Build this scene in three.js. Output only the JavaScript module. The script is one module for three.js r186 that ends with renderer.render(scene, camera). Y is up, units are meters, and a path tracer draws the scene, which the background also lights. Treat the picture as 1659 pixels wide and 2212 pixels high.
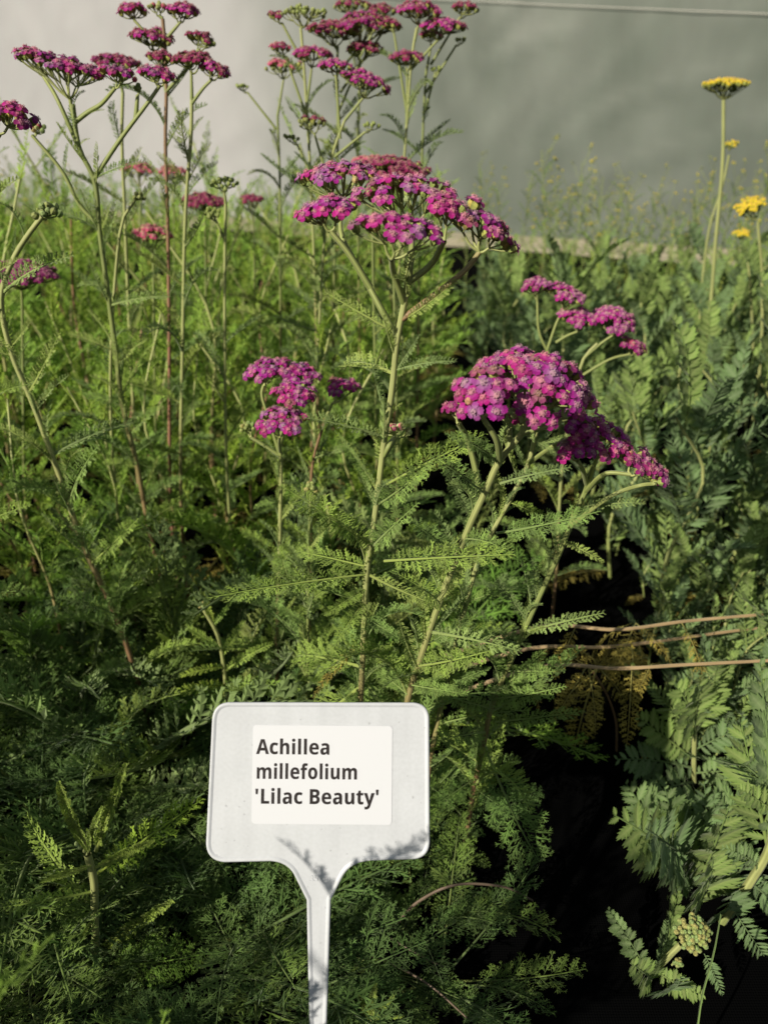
import * as THREE from 'three';
import { ImprovedNoise } from 'three/addons/math/ImprovedNoise.js';
import { TextGeometry } from 'three/addons/geometries/TextGeometry.js';
import { FontLoader } from 'three/addons/loaders/FontLoader.js';

// ---------------------------------------------------------------- camera, sky, sun, exposure
const scene = new THREE.Scene();
const CAM = new THREE.Vector3(0, 0.55, 0), PITCH = 27 * Math.PI / 180, FOV = 68;
const camera = new THREE.PerspectiveCamera(FOV, 767 / 1024, 0.02, 200);
camera.position.copy(CAM);
camera.rotation.set(-PITCH, 0, 0);
camera.focus = 0.47; camera.userData.fStop = 8;
const sunDir = new THREE.Vector3(-0.62, 0.49, 0.61).normalize();
{ // a hazy pale sky, whiter towards the horizon and around the sun
  const W = 256, H = 128, d = new Float32Array(W * H * 4);
  for (let y = 0; y < H; y++) for (let x = 0; x < W; x++) {
    const el = ((y + .5) / H - .5) * Math.PI, az = ((x + .5) / W - .5) * 2 * Math.PI, v = new THREE.Vector3(Math.cos(el) * Math.cos(az), Math.sin(el), Math.cos(el) * Math.sin(az));
    const h = Math.exp(-Math.max(0, v.y) * 2.6), s = Math.max(0, v.dot(sunDir)), g = Math.pow(s, 8) * .5 + Math.pow(s, 60) * 1.4, k = (y * W + x) * 4;
    d[k] = .5 + .42 * h + g; d[k + 1] = .6 + .33 * h + g * .9; d[k + 2] = .68 + .2 * h + g * .72; d[k + 3] = 1;
  }
  const t = new THREE.DataTexture(d, W, H, THREE.RGBAFormat, THREE.FloatType); t.mapping = THREE.EquirectangularReflectionMapping; t.magFilter = THREE.LinearFilter; t.needsUpdate = true;
  scene.background = t; scene.environment = t; scene.environmentIntensity = scene.backgroundIntensity = 0.26;
}
const sun = new THREE.DirectionalLight(new THREE.Color(1.0, 0.9, 0.73), 4.8);
sun.position.copy(sunDir).multiplyScalar(8); sun.castShadow = true;
sun.shadow.mapSize.set(4096, 4096); Object.assign(sun.shadow.camera, { left: -4, right: 4, top: 4, bottom: -4, near: 0.5, far: 20 });
sun.name = 'sunlight'; scene.add(sun); scene.add(sun.target);
const renderer = new THREE.WebGLRenderer({ antialias: true });
renderer.toneMapping = THREE.LinearToneMapping; renderer.toneMappingExposure = 1.56;
renderer.shadowMap.enabled = true;

// ---------------------------------------------------------------- small helpers
function rng(a) { return () => { a |= 0; a = a + 0x6D2B79F5 | 0; let t = Math.imul(a ^ a >>> 15, 1 | a); t = t + Math.imul(t ^ t >>> 7, 61 | t) ^ t; return ((t ^ t >>> 14) >>> 0) / 4294967296; }; }
const V = (x, y, z) => new THREE.Vector3(x, y, z), UP = V(0, 1, 0);
const noise = new ImprovedNoise();
const lerp = THREE.MathUtils.lerp, clamp = THREE.MathUtils.clamp;
const names = {};
function numbered(n) { const k = names[n] = (names[n] ?? -1) + 1; return k ? n + '_' + String(k).padStart(3, '0') : n; }
const F = 1106 / Math.tan(FOV * Math.PI / 360), cP = Math.cos(PITCH), sP = Math.sin(PITCH);
// the place at forward distance z that the photograph shows at column X, row Y of a 1659 x 2212 sheet
function Q(X, Y, z) {
  const a = (X - 829.5) / F, b = (1106 - Y) / F, t = z / (cP + b * sP);
  return V(a * t, CAM.y + t * (-sP + b * cP), -z);
}
function QG(X, Y, y = 0) { // the place at height y
  const a = (X - 829.5) / F, b = (1106 - Y) / F, t = (CAM.y - y) / (sP - b * cP);
  return V(a * t, y, -t * (cP + b * sP));
}
function thing(name, label, category, p, group) {
  const o = new THREE.Group(); o.name = numbered(name); o.position.copy(p); scene.add(o);
  o.userData = { label, category }; if (group) o.userData.group = group; return o;
}
function part(name, geo, mat, parent, p) { const m = new THREE.Mesh(geo, mat); m.name = name; m.castShadow = m.receiveShadow = true; if (p) m.position.copy(p); parent.add(m); return m; }
function struct(name, geo, mat) { const m = new THREE.Mesh(geo, mat); m.name = name; m.receiveShadow = m.castShadow = true; m.userData = { kind: 'structure' }; scene.add(m); return m; }

class MB { // collects triangles with vertex colours
  constructor() { this.p = []; this.n = []; this.c = []; this.i = []; }
  v(p, n, c) { this.p.push(p.x, p.y, p.z); this.n.push(n.x, n.y, n.z); this.c.push(c[0], c[1], c[2]); return this.p.length / 3 - 1; }
  tri(a, b, c, ca, cb, cc) {
    const n = b.clone().sub(a).cross(c.clone().sub(a)); if (n.lengthSq() < 1e-20) return; n.normalize();
    const k = this.v(a, n, ca); this.v(b, n, cb ?? ca); this.v(c, n, cc ?? ca); this.i.push(k, k + 1, k + 2);
  }
  tube(pts, rad, col, seg = 6, ridge = 0, steps = 0) { // pts Vector3[], rad(t), col(t)
    const cv = pts.length > 2 ? new THREE.CatmullRomCurve3(pts, false, 'centripetal') : new THREE.LineCurve3(pts[0], pts[1]);
    const S = steps || Math.max(2, pts.length * 4), fr = cv.computeFrenetFrames ? cv.computeFrenetFrames(S, false) : null;
    const k0 = this.p.length / 3, P = V(), N = V();
    for (let s = 0; s <= S; s++) {
      const t = s / S; cv.getPointAt(t, P); const r = rad(t), c = col(t);
      for (let j = 0; j <= seg; j++) {
        const a = j / seg * Math.PI * 2, rr = r * (1 + (ridge ? ridge * (j % 2 ? -1 : 1) : 0));
        N.copy(fr.normals[s]).multiplyScalar(Math.cos(a)).addScaledVector(fr.binormals[s], Math.sin(a));
        const q = ridge ? (j % 2 ? .72 : 1.1) : 1;
        this.v(P.clone().addScaledVector(N, rr), N, [c[0] * q, c[1] * q, c[2] * q]);
      }
    }
    for (let s = 0; s < S; s++) for (let j = 0; j < seg; j++) { const a = k0 + s * (seg + 1) + j, b = a + seg + 1; this.i.push(a, a + 1, b, b, a + 1, b + 1); }
  }
  add(geo, m4) { // append another built geometry
    const P = geo.attributes.position, N = geo.attributes.normal, C = geo.attributes.color, k0 = this.p.length / 3, p = V(), nm = new THREE.Matrix3().getNormalMatrix(m4);
    for (let i = 0; i < P.count; i++) {
      p.fromBufferAttribute(P, i).applyMatrix4(m4); this.p.push(p.x, p.y, p.z);
      p.fromBufferAttribute(N, i).applyMatrix3(nm).normalize(); this.n.push(p.x, p.y, p.z);
      this.c.push(C.getX(i), C.getY(i), C.getZ(i));
    }
    for (const i of geo.index.array) this.i.push(i + k0);
  }
  geo() {
    const g = new THREE.BufferGeometry();
    g.setAttribute('position', new THREE.Float32BufferAttribute(this.p, 3)); g.setAttribute('normal', new THREE.Float32BufferAttribute(this.n, 3));
    g.setAttribute('color', new THREE.Float32BufferAttribute(this.c, 3)); g.setIndex(this.i); return g;
  }
}
const mul = (c, k) => [c[0] * k, c[1] * k, c[2] * k];
const mix = (a, b, t) => [lerp(a[0], b[0], t), lerp(a[1], b[1], t), lerp(a[2], b[2], t)];

// ---------------------------------------------------------------- materials
function leafMat(r, g, b, tr = 0.34) {
  return new THREE.MeshPhysicalMaterial({ vertexColors: true, color: new THREE.Color().setRGB(r, g, b), roughness: 1, transmission: tr + .05, thickness: 0, side: THREE.DoubleSide, specularIntensity: 0.5 });
}
const M = {
  leaf: [leafMat(1.2, 1.18, 1.15), leafMat(1.0, 1.06, 1.15), leafMat(1.4, 1.28, 1.0), leafMat(1.12, 1.16, 1.3)],
  bright: [leafMat(1.6, 1.68, .95), leafMat(1.95, 1.9, .9), leafMat(1.4, 1.6, .95)],
  grey: [leafMat(.86, .96, .95, .28), leafMat(.72, .84, .9, .28), leafMat(1.05, 1.12, .8, .32)],
  dry: leafMat(1, 1, 1, .3),
  stem: new THREE.MeshPhysicalMaterial({ vertexColors: true, roughness: .62, sheen: .35, sheenColor: new THREE.Color(.9, .95, .8), sheenRoughness: .6 }),
  near: [leafMat(1.36, 1.38, 1.35, .3), leafMat(1.16, 1.22, 1.3, .3), leafMat(1.6, 1.52, 1.2, .3)],
  petal: {
    magenta: [leafMat(1, 1, 1, .3), leafMat(1.12, .9, .95, .3), leafMat(.86, 1, 1.08, .3)],
  },
};

// ---------------------------------------------------------------- leaves
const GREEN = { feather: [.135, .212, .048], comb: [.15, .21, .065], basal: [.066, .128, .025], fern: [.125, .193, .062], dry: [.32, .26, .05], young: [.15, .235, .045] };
function diamond(mb, p, d, e, n, len, wid, c0, c1, at = .5) {
  const tip = p.clone().addScaledVector(d, len), m = p.clone().addScaledVector(d, len * at).addScaledVector(n, -wid * .28);
  const L = m.clone().addScaledVector(e, wid * .5), R = m.clone().addScaledVector(e, -wid * .5);
  mb.tri(p, R, tip, c0, c0, c1); mb.tri(p, tip, L, c0, c1, c0);
}
function leafGeo(o) {
  const r = rng(o.seed), mb = new MB(), S = 30, pts = [], fr = [];
  const P = V(0, 0, 0), side0 = (r() - .5) * (o.sway ?? .35); let phi = -(o.bend ?? -.8) * .35, psi = -side0 * .5;
  for (let s = 0; s <= S; s++) {
    const T = V(Math.sin(psi) * Math.cos(phi), Math.cos(psi) * Math.cos(phi), Math.sin(phi)), N = V(0, 0, 1).addScaledVector(T, -T.z).normalize(), tw = (o.twist ?? 0) * s / S;
    const B = T.clone().cross(N); const N2 = N.clone().multiplyScalar(Math.cos(tw)).addScaledVector(B, Math.sin(tw)), B2 = T.clone().cross(N2);
    pts.push(P.clone()); fr.push([T, N2, B2]);
    P.addScaledVector(T, 1 / S); phi += (o.bend ?? -.8) / S * (s / S + .5) + (o.curl && s > S * .8 ? o.curl / S * 5 : 0); psi += side0 / S;
  }
  const col = o.col, rc = mix(col, [.2, .24, .09], .55);
  mb.tube([0, 6, 12, 18, 24, 30].map((k) => pts[k]), (t) => lerp(o.rach ?? .012, .003, t), (t) => mix(rc, col, t), 5, 0, 12);
  const prof = o.prof ?? ((t) => Math.pow(Math.sin(Math.PI * Math.pow(clamp(t * .93 + .05, 0, 1), .8)), .7));
  for (let i = 0; i < o.pairs; i++) for (const s of [-1, 1]) {
    const u = (i + .5 + (r() - .5) * .5 * (o.jit ?? 1) + (s > 0 ? .25 : -.25)) / o.pairs, t = lerp(o.t0 ?? .07, 1, clamp(u, 0, 1)), f = Math.min(t * S, S - .001), k = Math.floor(f);
    const p = pts[k].clone().lerp(pts[k + 1], f - k), [T, N, B] = fr[k];
    const L = o.half * prof(u) * (1 + (r() - .5) * .36 * (o.jit ?? 1)); if (L < .004) continue;
    const fold = o.fold + (r() - .5) * (o.foldJ ?? .5), fw = (o.fwd ?? .5) + u * .35 + (r() - .5) * .25 * (o.jit ?? 1);
    const out = B.clone().multiplyScalar(s * Math.cos(fold)).addScaledVector(N, Math.sin(fold));
    const D = out.clone().multiplyScalar(Math.cos(fw)).addScaledVector(T, Math.sin(fw)).normalize();
    let E = T.clone().addScaledVector(D, -T.dot(D)).normalize(), NP = E.clone().cross(D).multiplyScalar(-s).normalize();
    const ro = (r() - .5) * 1.1 * (o.jit ?? 1) + (o.roll ?? 0) * s; { const e2 = E.clone().multiplyScalar(Math.cos(ro)).addScaledVector(NP, Math.sin(ro)); NP = NP.multiplyScalar(Math.cos(ro)).addScaledVector(E, -Math.sin(ro)); E = e2; }
    const cv = mul(col, .62 + .66 * r()), ct = mul(mix(cv, [.2, .26, .08], .22), 1.15);
    if (o.broad) { // a lobed blade with toothed edges
      const n = o.sub, wid = L * o.broad, vc = mix(cv, [.34, .38, .2], .4); let pa = p.clone(), prevL = p.clone(), prevR = p.clone();
      for (let j = 1; j <= n; j++) {
        const q = j / n, bow = Math.sin(q * 2.4) * L * .1 * (o.bow ?? 1), ax = p.clone().addScaledVector(D, L * q).addScaledVector(NP, -bow);
        const w = wid * Math.pow(Math.sin(Math.PI * Math.pow(lerp(.16, .97, q), 1.15)), .8);
        for (const z of [-1, 1]) {
          const prev = z < 0 ? prevL : prevR, tooth = p.clone().addScaledVector(D, L * (q + .55 / n) * (1 + (r() - .5) * .08)).addScaledVector(E, z * w * (.9 + .3 * r())).addScaledVector(NP, -bow + w * .22);
          const vale = p.clone().addScaledVector(D, L * q).addScaledVector(E, z * w * (o.cut ?? .55)).addScaledVector(NP, -bow + w * .12);
          const end = j === n ? ax : vale;
          if (z > 0) { mb.tri(pa, prev, tooth, vc, cv, ct); mb.tri(pa, tooth, end, vc, ct, cv); mb.tri(pa, end, ax, vc, cv, vc); } else { mb.tri(pa, tooth, prev, vc, ct, cv); mb.tri(pa, end, tooth, vc, cv, ct); mb.tri(pa, ax, end, vc, vc, cv); }
          if (z < 0) prevL = vale; else prevR = vale;
        }
        pa = ax;
      }
      continue;
    }
    diamond(mb, p, D, E, NP, L, L * o.sw * .9, cv, ct, .6);
    for (let j = 0; j < o.sub; j++) for (const z of [-1, 1]) {
      const q = (j + .35 + r() * .4 + (z > 0 ? .15 : 0)) / (o.sub + .2), b = p.clone().addScaledVector(D, L * q * .92);
      const an = z * (.75 + (r() - .5) * .5), lift = (r() - .3) * .9 * (o.jit ?? 1);
      const d = D.clone().multiplyScalar(Math.cos(an)).addScaledVector(E, Math.sin(an)).addScaledVector(NP, lift * .6).normalize();
      const e = E.clone().addScaledVector(d, -E.dot(d)).normalize(), nn = d.clone().cross(e), l = L * o.sl * (1 - q * .45) * (.75 + .5 * r());
      diamond(mb, b, d, e, nn, l, l * o.sw2, cv, ct, .6);
      if (o.third) for (const y of [-1, 1]) {
        const d3 = d.clone().multiplyScalar(.75).addScaledVector(e, y * .66).normalize(), e3 = e.clone().addScaledVector(d3, -e.dot(d3)).normalize();
        diamond(mb, b.clone().addScaledVector(d, l * (.35 + .2 * r())), d3, e3, nn, l * .55, l * .55 * o.sw2 * 1.1, cv, ct, .6);
      }
    }
  }
  const g = mb.geo(); g.userData = { tip: pts[S] }; return g;
}
const LEAF = {};
function variants(name, n, f) { LEAF[name] = []; for (let i = 0; i < n; i++) LEAF[name].push(leafGeo(f(i))); }
const bends = [-.5, -.9, -1.4, .2, -.2, -1.8];
variants('feather', 6, (i) => ({ seed: 11 + i, pairs: 21, half: .155, fold: .7, foldJ: .6, jit: .75, sub: 4, sl: .36, sw: .17, sw2: .3, bend: bends[i], col: GREEN.feather, fwd: .45, third: i % 2, rach: .011 }));
variants('comb', 6, (i) => ({ seed: 31 + i, pairs: 19, half: .125, fold: .8, foldJ: .5, jit: .75, sub: 3, sl: .36, sw: .26, sw2: .42, bend: bends[i], col: GREEN.comb, fwd: .5, t0: .04, rach: .016, prof: (t) => Math.pow(Math.sin(Math.PI * clamp(t * .9 + .07, 0, 1)), .5) }));
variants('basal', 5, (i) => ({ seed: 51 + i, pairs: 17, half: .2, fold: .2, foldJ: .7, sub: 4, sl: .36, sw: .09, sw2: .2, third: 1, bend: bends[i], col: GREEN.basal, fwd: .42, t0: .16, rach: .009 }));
variants('fern', 5, (i) => ({ seed: 71 + i, pairs: 14, half: .19, fold: .35, foldJ: .5, sub: 3, broad: .22, cut: .6, bend: bends[i] * .7, col: GREEN.fern, fwd: .5, t0: .05, rach: .011 }));
variants('bed', 5, (i) => ({ seed: 191 + i, pairs: 19, half: .15, fold: .6, foldJ: .7, jit: .8, sub: 3, sl: .38, sw: .17, sw2: .32, bend: bends[i], col: GREEN.feather, fwd: .45, rach: .011 }));
variants('lobed', 5, (i) => ({ seed: 171 + i, pairs: 11, half: .23, fold: .35, foldJ: .6, sub: 5, broad: .27, cut: .6, bend: bends[i] * .6, col: GREEN.fern, fwd: .55, t0: .06, rach: .013 }));
variants('toothed', 4, (i) => ({ seed: 91 + i, pairs: 13, half: .17, fold: .35, foldJ: .3, sub: 4, broad: .34, cut: .75, bend: bends[i] * .6, col: GREEN.fern, fwd: .45, t0: .03, rach: .014, prof: (t) => Math.pow(Math.sin(Math.PI * clamp(t * .88 + .1, 0, 1)), .55) }));
variants('young', 4, (i) => ({ seed: 111 + i, pairs: 30, half: .1, fold: .85, foldJ: .3, sub: 2, sl: .5, sw: .6, sw2: .8, bend: [-.2, .3, -.5, .6][i], col: GREEN.young, fwd: .75, t0: .05, rach: .018, prof: (t) => Math.pow(Math.sin(Math.PI * clamp(t * .88 + .1, 0, 1)), .4) }));
variants('dry', 3, (i) => ({ seed: 131 + i, pairs: 15, half: .16, fold: -.2, foldJ: .6, sub: 3, sl: .34, sw: .12, sw2: .26, bend: -.9, col: GREEN.dry, fwd: .4, t0: .1, rach: .009 }));
variants('far', 4, (i) => ({ seed: 151 + i, pairs: 17, half: .12, fold: .4, foldJ: .9, sub: 2, sl: .42, sw: .22, sw2: .3, bend: bends[i], col: GREEN.feather, fwd: .6, rach: .012 }));

const leafMatrix = (() => {
  const A = new THREE.Matrix4(), Bm = new THREE.Matrix4();
  return (g, p0, p1, roll = 0, upHint = UP, widen = 1) => {
    const tip = g.userData.tip, c = tip.clone().normalize(), n0 = V(0, 0, 1).addScaledVector(c, -c.z).normalize(), x0 = c.clone().cross(n0);
    const w = p1.clone().sub(p0), len = w.length(); w.divideScalar(len);
    let m = upHint.clone().addScaledVector(w, -upHint.dot(w)); if (m.lengthSq() < .02) m = V(0, .2, 1).addScaledVector(w, -V(0, .2, 1).dot(w)); m.normalize();
    const x = w.clone().cross(m); const mr = m.clone().multiplyScalar(Math.cos(roll)).addScaledVector(x, Math.sin(roll)), xr = w.clone().cross(mr);
    A.makeBasis(xr, w, mr); Bm.makeBasis(x0, c, n0).transpose(); A.multiply(Bm);
    const s = len / tip.length(); A.scale(V(s * widen, s, s)); A.setPosition(p0); return A.clone();
  };
})();
const FACE = V(0, .7, .71);
function addLeaf(plant, g, mat, p0, p1, roll, widen, hint = UP) {
  const m = new THREE.Mesh(g, mat); m.name = 'leaf'; m.castShadow = m.receiveShadow = true;
  m.applyMatrix4(leafMatrix(g, p0.clone().sub(plant.position), p1.clone().sub(plant.position), roll, hint, widen)); plant.add(m); return m;
}
const pick = (a, r) => a[Math.floor(r() * a.length)];

// ---------------------------------------------------------------- florets and flower heads
function floretGeo(seed, kind) {
  const r = rng(seed), mb = new MB(), cup = mix([.36, .37, .09], [.28, .33, .08], r()), y0 = .0058;
  const prof = [[.0008, 0], [.0021, .001], [.0026, .003], [.002, .0056]];
  const at = (j, k) => V(Math.cos(k / 7 * 6.283) * prof[j][0], prof[j][1], Math.sin(k / 7 * 6.283) * prof[j][0]);
  for (let j = 0; j < 3; j++) for (let k = 0; k < 7; k++) { const c = mul(cup, (k % 2 ? .7 : 1.1) * (.8 + j * .14)); mb.tri(at(j, k), at(j + 1, k), at(j, k + 1), c); mb.tri(at(j + 1, k), at(j + 1, k + 1), at(j, k + 1), c); }
  const pal = {
    magenta: { p: [.32, .005, .19], q: [.36, .035, .235], d: [.45, .19, .25] }, lilac: { p: [.31, .05, .225], q: [.36, .11, .27], d: [.46, .23, .29] },
    crimson: { p: [.19, .005, .065], q: [.25, .014, .1], d: [.28, .1, .1] }, plum: { p: [.22, .007, .125], q: [.28, .03, .17], d: [.34, .13, .19] },
    faded: { p: [.22, .04, .12], q: [.27, .1, .15], d: [.26, .15, .11] }, pink: { p: [.46, .05, .15], q: [.5, .13, .2], d: [.45, .26, .2] }, yellow: { p: [.68, .55, .02], q: [.7, .58, .03], d: [.62, .46, .015] },
  }[kind];
  const n = kind === 'yellow' ? 6 : 5, a0 = r() * 6.28, sz = kind === 'yellow' ? .6 : 1;
  for (let k = 0; k < n; k++) {
    const a = a0 + k / n * 6.283 + (r() - .5) * .2, dx = V(Math.cos(a), 0, Math.sin(a)), ex = V(-Math.sin(a), 0, Math.cos(a)), L = .0036 * sz * (.88 + .25 * r()), W = .0021 * sz * (.9 + .2 * r()), dr = .15 + r() * .5;
    const pt = (u, w, h = 0) => V(0, y0, 0).addScaledVector(dx, .0013 + u * L).addScaledVector(ex, w * W).addScaledVector(UP, .0004 - dr * L * u * u + h);
    const cc = mul(pal.p, .8 + .35 * r()), cq = mul(pal.q, .85 + .3 * r());
    const b0 = pt(0, -.4), b1 = pt(0, .4), m0 = pt(.45, -.95, .0001), m1 = pt(.45, .95, .0001), mc = pt(.45, 0, -.00035), t0 = pt(.88, -.72), t1 = pt(.88, .72), tc = pt(1, 0, -.0001), n0 = pt(.87, -.34), n1 = pt(.87, .34);
    for (const [x, y, z, q] of [[b0, mc, b1, 1], [b0, m0, mc, 1], [b1, mc, m1, 1], [m0, t0, mc, 0], [t0, n0, mc, 0], [n0, tc, mc, 0], [tc, n1, mc, 0], [n1, t1, mc, 0], [t1, m1, mc, 0]]) mb.tri(x, y, z, q ? cq : cc);
  }
  const R = .0019, hd = (a, b) => V(Math.cos(a) * Math.sin(b) * R, y0 + .0003 + Math.cos(b) * R * .75, Math.sin(a) * Math.sin(b) * R);
  for (let k = 0; k < 8; k++) { const a = k / 8 * 6.283, b = (k + 1) / 8 * 6.283; mb.tri(hd(0, 0), hd(b, .8), hd(a, .8), pal.d); mb.tri(hd(a, .8), hd(b, .8), hd(a, 1.6), pal.d, pal.d, pal.q); mb.tri(hd(b, .8), hd(b, 1.6), hd(a, 1.6), pal.d, pal.q, pal.q); }
  for (let k = 0; k < 12; k++) { // the tiny tubular flowers of the disc
    const a = r() * 6.283, b = Math.sqrt(r()) * 1.25, c = hd(a, b), d = c.clone().sub(V(0, y0, 0)).normalize(), e = d.clone().cross(V(.3, .2, .9)).normalize(), f = d.clone().cross(e), w = .00045, h = .0008, tip = c.clone().addScaledVector(d, h), cl = mix(pal.d, [.55, .36, .38], r() * .8);
    const q = [e, f, e.clone().negate(), f.clone().negate()].map((x) => c.clone().addScaledVector(x, w).addScaledVector(d, h * .5));
    for (let j = 0; j < 4; j++) { mb.tri(q[j], q[(j + 1) % 4], tip, cl); }
  }
  return mb.geo();
}
function budGeo(seed, col) {
  const r = rng(seed), mb = new MB(), H = .0046, R = .0021, pr = [[.25, 0], [.86, .2], [1, .52], [.78, .82], [.08, 1]];
  const at = (j, k) => V(Math.cos(k / 7 * 6.283) * pr[j][0] * R, pr[j][1] * H, Math.sin(k / 7 * 6.283) * pr[j][0] * R);
  for (let j = 0; j < 4; j++) for (let k = 0; k < 7; k++) { const c = mul(j === 3 ? mix(col, [.38, .44, .16], .6) : col, (k % 2 ? .75 : 1.1) * (.85 + .1 * r())); mb.tri(at(j, k), at(j + 1, k), at(j, k + 1), c); mb.tri(at(j + 1, k), at(j + 1, k + 1), at(j, k + 1), c); }
  return mb.geo();
}
const FLOR = {};
for (const k of ['magenta', 'lilac', 'crimson', 'plum', 'pink', 'faded', 'yellow']) FLOR[k] = [1, 2, 3, 4, 5].map((s) => floretGeo(s * 7 + k.length, k));
FLOR.bud = [1, 2, 3].map((s) => budGeo(s, [.26, .3, .1]));
FLOR.creambud = [1, 2, 3].map((s) => budGeo(s + 9, [.27, .34, .09]));
FLOR.pinkbud = [1, 2, 3, 4].map((s) => budGeo(s + 19, s % 2 ? [.5, .5, .22] : [.55, .12, .2]));
const STEMC = { green: [.17, .21, .06], pale: [.28, .31, .115], brown: [.2, .12, .06], red: [.24, .12, .075] };
// h: {x, y, z, a (half width in sheet units), b (depth ratio), n (normal), dome, k (kind), s (floret size), sp (spacing)}
function flowerHead(plant, h, single) {
  const r = rng(Math.floor(h.x * 13 + h.y * 7 + 3)), c = h.at ?? Q(h.x, h.y, h.z), px = c.clone().sub(CAM).dot(V(0, -sP, -cP)) / F, a = h.am ?? h.a * px, b = a * (h.b ?? .75), n = V(...(h.n ?? [0, 1, .1])).normalize();
  let u = V(1, 0, 0).addScaledVector(n, -n.x).normalize(); if (h.spin) u.applyAxisAngle(n, h.spin); const w = u.clone().cross(n), s = h.s ?? (single ? .95 : .87), sp = (h.sp ?? .0071) * s, cnt = Math.max(5, Math.round(Math.PI * a * b / (sp * sp * .88)));
  const base = h.base ? (h.base.isVector3 ? h.base.clone() : Q(h.base[0], h.base[1], h.base[2] ?? h.z)) : c.clone().addScaledVector(n, -(a * .95 + .012)), dome = (h.dome ?? .28) * a, fl = [];
  for (let i = 0; i < cnt; i++) {
    const rho = Math.sqrt((i + .5) / cnt), th = i * 2.39996 + r() * .7, x = Math.cos(th) * rho * (1 + (r() - .5) * .14), y = Math.sin(th) * rho * (1 + (r() - .5) * .14), lump = noise.noise(x * 2.2 + h.x, y * 2.2, h.y * .1) * a * .14;
    const p = c.clone().addScaledVector(u, x * a).addScaledVector(w, y * b).addScaledVector(n, dome * (.35 - rho * rho) + lump + (r() - .5) * .0022 * s);
    const d = n.clone().addScaledVector(u, x * (.35 + (h.dome ?? .28) * 1.1) + (r() - .5) * .22).addScaledVector(w, y * (.35 + (h.dome ?? .28) * 1.1) + (r() - .5) * .22).normalize();
    fl.push({ p: p.addScaledVector(d, -.006 * s), d });
  }
  const m = Math.max(2, Math.ceil(cnt / 8)), ce = []; for (let i = 0; i < m; i++) ce.push({ p: fl[Math.floor(i / m * cnt)].p, l: [] });
  for (const f of fl) { let bst = ce[0], bd = 1e9; for (const q of ce) { const d = q.p.distanceToSquared(f.p); if (d < bd) { bd = d; bst = q; } } bst.l.push(f); }
  const pm = new MB(), o = plant.position, sub = (p) => p.clone().sub(o), pc = mix(STEMC.pale, STEMC.green, r() * .6);
  for (const q of ce) {
    if (!q.l.length) continue;
    const cen = V(); q.l.forEach((f) => cen.add(f.p)); cen.divideScalar(q.l.length);
    const node = base.clone().lerp(cen, .58).addScaledVector(n, -.001), mid = base.clone().lerp(node, .5).addScaledVector(n, -.0015 * s);
    pm.tube([sub(base), sub(mid), sub(node)], (t) => lerp(.0010, .0007, t) * s, () => pc, 5, 0, 5);
    for (const f of q.l) { const md = node.clone().lerp(f.p, .6).addScaledVector(f.d, -.0012); pm.tube([sub(node), sub(md), sub(f.p)], (t) => lerp(.0006, .00048, t) * s, () => pc, 4, 0, 3); }
  }
  const kinds = Array.isArray(h.k) ? h.k : [h.k ?? 'magenta'], one = new THREE.Matrix4(), q4 = new THREE.Quaternion(), q5 = new THREE.Quaternion();
  if (single) {
    for (const f of fl) { q4.setFromUnitVectors(UP, f.d).multiply(q5.setFromAxisAngle(UP, r() * 6.28)); const sc = s * (.9 + .25 * r()); one.compose(sub(f.p), q4, V(sc, sc, sc)); pm.add(pick(FLOR[pick(kinds, r)], r), one); }
    return part('flower_head', pm.geo(), M.petal.magenta[0], plant);
  }
  const hd = new THREE.Group(); hd.name = 'flower_head'; hd.position.copy(sub(base)); plant.add(hd);
  part('pedicels', pm.geo().translate(-hd.position.x, -hd.position.y, -hd.position.z), M.stem, hd);
  for (const f of fl) {
    let k = pick(kinds, r); const ch = r(); if (!k.endsWith('bud')) { if (ch < .04) k = 'faded'; else if (ch < .11) k = 'pinkbud'; else if (ch < .22) k = 'plum'; } const mesh = new THREE.Mesh(pick(FLOR[k], r), pick(M.petal.magenta, r)); mesh.name = k.endsWith('bud') ? 'flower_bud' : 'floret'; mesh.castShadow = mesh.receiveShadow = true;
    mesh.quaternion.setFromUnitVectors(UP, f.d).multiply(q5.setFromAxisAngle(UP, r() * 6.28)); mesh.scale.setScalar(s * (.9 + .28 * r())); mesh.position.copy(f.p).sub(base); hd.add(mesh);
  }
  hd.userData.base = undefined; return hd;
}
function headBase(h) { const c = Q(h.x, h.y, h.z), px = c.clone().sub(CAM).dot(V(0, -sP, -cP)) / F; return h.base ? Q(h.base[0], h.base[1], h.base[2] ?? h.z) : c.addScaledVector(V(...(h.n ?? [0, 1, .1])).normalize(), -(h.a * px * .95 + .012)); }

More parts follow.
